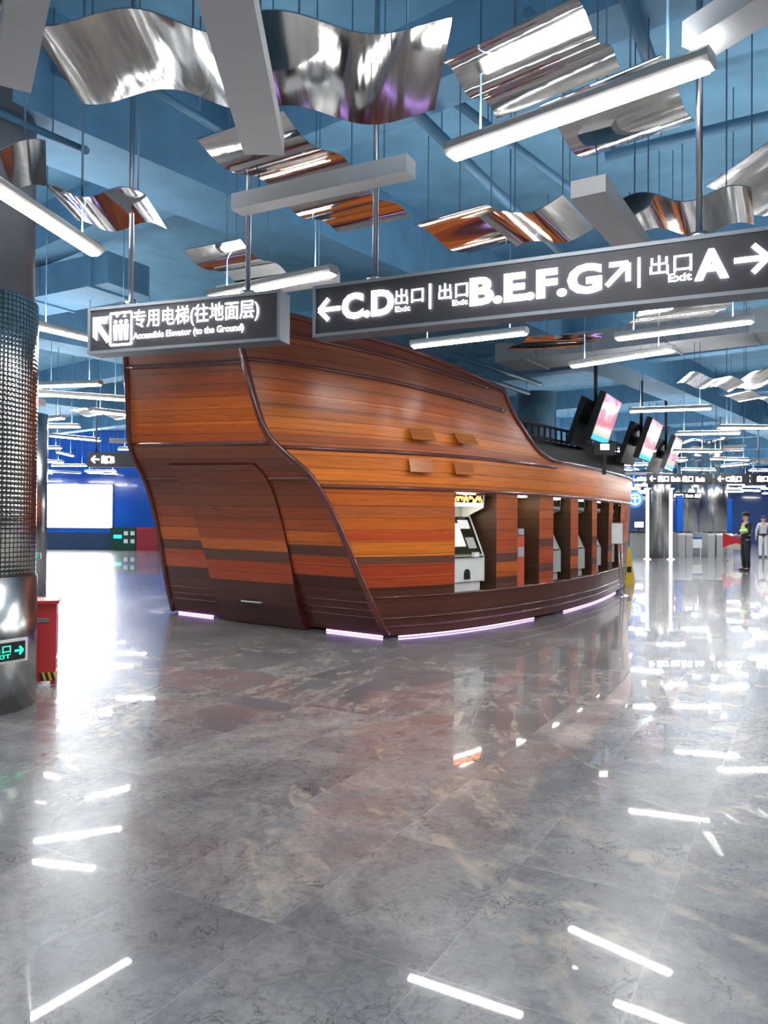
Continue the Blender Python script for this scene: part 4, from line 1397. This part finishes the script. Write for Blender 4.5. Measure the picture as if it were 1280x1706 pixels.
bar(m, fr, (0, -.2), (0, .2), .07)
bar(m, fr, (-.16, .05), (.16, .05), .05)
m.build('logo_mark', emit('pale_blue_mark', (.4, .6, 1), .9), root)
m = MB()
for i, px in enumerate((1079, 1118)):
    a = aty(px, 866, 29.5)
    m = MB(); m.box((0, 0, 1.35), (.09, .14, 2.7)); m.box((0, 0, 2.72), (.2, .2, .05)); m.box((0, 0, .02), (.22, .22, .04))
    tag(m.build('light_post', emit('white_post_light', (1, 1, 1), .3), loc=(a.x, 29.5, 0)), 'slim glowing white post %s the mirror pillar beyond the ship bow' % ('left of' if i == 0 else 'right of'), 'light post')
for i, (px, Y, c_) in enumerate(((1132, 35, 'blue_wall'), (1214, 40, 'blue_wall'))):
    a = aty(px, 866, Y)
    m = MB(); m.box((0, 0, 1.3), (.26, .2, 2.6)); m.box((0, 0, 2.62), (.32, .26, .06)); m.box((0, 0, .04), (.34, .28, .08))
    tag(m.build('blue_post', MAT[c_], loc=(a.x, Y, 0)), ['blue post behind the gates, left of the middle pillar', 'tall blue post right of the broad steel pillar'][i], 'post')
a = aty(1150, 842, 34.5)
# gates
def gate(px, Y, label, w_=.28):
    a = aty(px, 866, Y)
    root = thing('ticket_gate', label, 'ticket gate', (a.x, Y, 0), 0, 'ticket gates in the far hall')
    m = MB()
    prof = [(-.85, 0), (.85, 0), (.85, .9), (.7, 1.0), (-.7, 1.0), (-.85, .9)]
    m.prism([(-w_ / 2, y, z) for y, z in prof], (w_, 0, 0)); m.build('gate_body', MAT['pale_steel'], root)
    m = MB(); m.box((0, -.5, 1.02), (w_ * .8, .5, .04)); m.build('reader_top', MAT['black'], root)
    m = MB(); m.prism([(w_ / 2, 0, .35), (w_ / 2 + .22, 0, .42), (w_ / 2 + .22, 0, .85), (w_ / 2, 0, .95)], (0, .03, 0)); m.build('gate_flap', MAT['red'] if px > 1190 else MAT['glass'], root)
    return root
for k, (px, lb) in enumerate(((1124, 'steel ticket gate at the left end of the far row'), (1136, 'second steel ticket gate from the left in the far row'), (1172, 'steel ticket gate right of the white info board'), (1186, 'steel ticket gate fourth from the left of the far row'), (1202, 'steel ticket gate at the right end, next to the red barrier'))):
    gate(px, 33 + k * .05, lb)
a = aty(1156, 904, 32.5)
root = thing('info_board', 'white board with blue header between the far ticket gates', 'info board', (a.x, 32.5, 0))
m = MB(); m.box((0, 0, a.z), (.7, .04, .44)); m.box((-.3, .02, a.z / 2), (.03, .03, a.z)); m.box((.3, .02, a.z / 2), (.03, .03, a.z)); m.build('board', MAT['paper'], root)
m = MB(); m.box((0, -.025, a.z + .19), (.7, .01, .07)); m.box((-.24, -.025, a.z + .02), (.14, .01, .16)); m.build('blue_print', MAT['blue_wall'], root)
a = aty(1224, 900, 29)
root = thing('red_barrier', 'red and cream barrier board left of the guard', 'barrier', (a.x, 29, 0))
m = MB(); m.prism([(-.42, 0, 1.05), (-.42, 0, .5), (-.1, 0, .62), (.5, 0, .58), (.5, 0, .92), (.05, 0, .86)], (0, .06, 0)); m.build('red_board', MAT['red'], root)
m = MB(); m.prism([(-.36, -.01, .46), (.5, -.01, .4), (.5, -.01, .56), (.05, -.01, .66), (-.1, -.01, .6)], (0, .06, 0)); m.build('cream_board', MAT['cream'], root)
m = MB()
for x in (-.34, .42): m.tube([(x, .03, 0), (x, .03, .6)], .02, 8); m.box((x, .03, .012), (.08, .4, .024))
m.build('barrier_foot', MAT['steel'], root)

# ------------------------------------------------------------------ people
def skinned(name, verts, edges, radii, mat, parent=None, sub=2, root_i=0):
    me = bpy.data.meshes.new(name)
    me.from_pydata(verts, edges, [])
    o = bpy.data.objects.new(name, me); COL.objects.link(o)
    md = o.modifiers.new('s', 'SKIN')
    md.use_smooth_shade = True
    for i, r in enumerate(radii):
        sv = me.skin_vertices[0].data[i]
        sv.radius = r if isinstance(r, tuple) else (r, r)
        sv.use_root = (i == root_i)
    if sub:
        m2 = o.modifiers.new('u', 'SUBSURF'); m2.levels = sub; m2.render_levels = sub
    bpy.context.view_layer.update()
    dg = bpy.context.evaluated_depsgraph_get()
    me2 = bpy.data.meshes.new_from_object(o.evaluated_get(dg))
    bpy.data.objects.remove(o); bpy.data.meshes.remove(me)
    me2.materials.clear(); me2.materials.append(mat)
    for p_ in me2.polygons: p_.use_smooth = True
    ob = bpy.data.objects.new(name, me2); COL.objects.link(ob)
    if parent is not None: ob.parent = parent
    return ob
def person(label, loc, rz, sc, hands, cap, top, legs, extra):
    """faces -y before rotation; hands: (left target, right target)"""
    root = thing('person', label, 'person', loc, rz)
    root.scale = (sc, sc, sc)
    # skeleton, 1.72 m tall
    V, E_, Rr = [], [], []
    def a_(p, r, par=None):
        V.append(p); Rr.append(r)
        if par is not None: E_.append((par, len(V) - 1))
        return len(V) - 1
    pel = a_((0, 0, .93), (.15, .11))
    wst = a_((0, 0, 1.08), (.125, .095), pel)
    chs = a_((0, .0, 1.28), (.155, .11), wst)
    shc = a_((0, .01, 1.41), (.12, .085), chs)
    nk = a_((0, .005, 1.49), .052, shc)
    hd0 = a_((0, -.012, 1.555), (.066, .075), nk)
    hd1 = a_((0, -.006, 1.63), (.075, .09), hd0)
    hd2 = a_((0, .002, 1.69), (.058, .068), hd1)
    info = {}
    for s in (-1, 1):
        sh = a_((s * .17, .01, 1.40), .058, shc)
        el = hands[0 if s < 0 else 1][0]
        wr = hands[0 if s < 0 else 1][1]
        e1 = a_(el, .042, sh)
        w1 = a_(wr, .028, e1)
        dv = (Vector(wr) - Vector(el)).normalized()
        pm = Vector(wr) + dv * .05
        p1 = a_(tuple(pm), (.034, .02), w1)
        sx = dv.cross(Vector((0, 1, 0)) if abs(dv.y) < .8 else Vector((0, 0, 1))).normalized()
        for k, fl in enumerate((.070, .082, .078, .060)):
            f0 = pm + dv * .035 + sx * (.021 - .014 * k)
            f1 = f0 + dv * fl * .5
            f2 = f1 + (dv * .8 + Vector((0, .2, -.5))).normalized() * fl * .5
            i0 = a_(tuple(f0), .009, p1); i1 = a_(tuple(f1), .008, i0); a_(tuple(f2), .007, i1)
        t0_ = pm + sx * .036 - dv * .01; t1_ = t0_ + (dv + sx * .6).normalized() * .045
        i0 = a_(tuple(t0_), .011, w1); a_(tuple(t1_), .009, i0)
        hp = a_((s * .09, 0, .88), .09, pel)
        kn = a_((s * .105, -.015, .49), .062, hp)
        an = a_((s * .11, .03, .09), .038, kn)
        info[s] = (sh, e1, w1, hp, kn, an)
        ft = a_((s * .12, -.12, .035), (.04, .03), an)
    skinned('body', V, E_, Rr, MAT['skin'], root)
    # head details: nose, ears, hair or cap
    m = MB()
    m.lathe((0, .012, 1.665), [(.083, 0), (.09, .02), (.09, .05), (.07, .08), (.03, .098), (.005, .1)], 20)
    m.v = [(x, y * 1.12, z) for x, y, z in m.v]
    m.build('hair', MAT['black'], root)
    if cap:
        m = MB(); m.lathe((0, .0, 1.69), [(.095, 0), (.1, .02), (.105, .06), (.09, .085), (.02, .1)], 20)
        m.prism([(-.07, -.08, 1.695), (.07, -.08, 1.695), (.045, -.155, 1.685), (-.045, -.155, 1.685)], (0, 0, .012))
        m.build('cap', MAT['black'], root)
    m = MB(); m.prism([(-.014, -.085, 1.57), (.014, -.085, 1.57), (0, -.115, 1.577), ], (0, .0, .04)); m.build('nose', MAT['skin'], root)
    for s in (-1, 1):
        m = MB(); m.box((s * .083, .0, 1.6), (.018, .035, .06)); m.build('ear', MAT['skin'], root)
    # clothes: shells around the same bones
    def shell(name, chain, mat, grow, par=root):
        vs = [V[i] if not isinstance(i, tuple) else i[0] for i in chain['v']]
        rs = []
        for i in chain['v']:
            r = Rr[i] if not isinstance(i, tuple) else i[1]
            r = r if isinstance(r, tuple) else (r, r)
            rs.append((r[0] + grow, r[1] + grow))
        return skinned(name, vs, chain['e'], rs, mat, par)
    L_, Rt = info[-1], info[1]
    shell(top[0], {'v': [((0, 0, .84), (.165, .125)), ((0, 0, 1.06), (.145, .115)), chs, shc, ((0, .008, 1.475), .055), L_[0], L_[1], L_[2], Rt[0], Rt[1], Rt[2]], 'e': [(0, 1), (1, 2), (2, 3), (3, 4), (3, 5), (5, 6), (6, 7), (3, 8), (8, 9), (9, 10)]}, top[1], .014)
    shell(legs[0], {'v': [((0, 0, 1.0), (.10, .075)), L_[3], L_[4], ((-.11, .02, .06), .04), Rt[3], Rt[4], ((.11, .02, .06), .04)], 'e': [(0, 1), (1, 2), (2, 3), (0, 4), (4, 5), (5, 6)]}, legs[1], .020)
    for s in (-1, 1):
        i = info[s][5]
        an = V[i]
        sh_ = skinned('shoe', [(an[0], an[1] + .035, .045), (an[0], an[1] - .06, .042), (an[0] + s * .01, an[1] - .19, .032)], [(0, 1), (1, 2)], [(.05, .042), (.05, .04), (.042, .028)], MAT['black'], root)
    if 'vest' in extra:
        shell('vest', {'v': [((0, 0, .98), (.165, .13)), ((0, 0, 1.24), (.178, .135)), ((0, .01, 1.44), (.15, .10))], 'e': [(0, 1), (1, 2)]}, MAT['hivis'], .022)
        m = MB(); m.lathe((0, 0, 1.19), [(.225, 0), (.225, .05)], 28); m.v = [(x * .93, y * .74, z) for x, y, z in m.v]
        m.build('reflective_band', MAT['hivis_pale'], root)
    if 'skirt' in extra:
        shell('coat_hem', {'v': [((0, 0, 1.10), (.15, .125)), ((0, 0, .82), (.19, .15))], 'e': [(0, 1)]}, MAT['cloth_navy'], .03)
    return root
gp = atz(1243, 951, 0)
person('guard in black uniform, cap and yellow-green vest facing left', gp, R(-84), .985,
       [((-.22, -.02, 1.13), (-.10, -.24, 1.10)), ((.22, -.02, 1.13), (.10, -.24, 1.08))], True,
       ('jacket', MAT['cloth_black']), ('trousers', MAT['cloth_black']), ['vest'])
pp = atz(1272, 929, 0)
person('person in pale grey top and white trousers at the right picture edge', pp, R(170), .98,
       [((-.27, .02, 1.13), (-.27, -.04, .87)), ((.27, .02, 1.13), (.27, -.04, .87))], False,
       ('jumper', MAT['cloth_grey']), ('trousers', MAT['cloth_white']), ['skirt'])
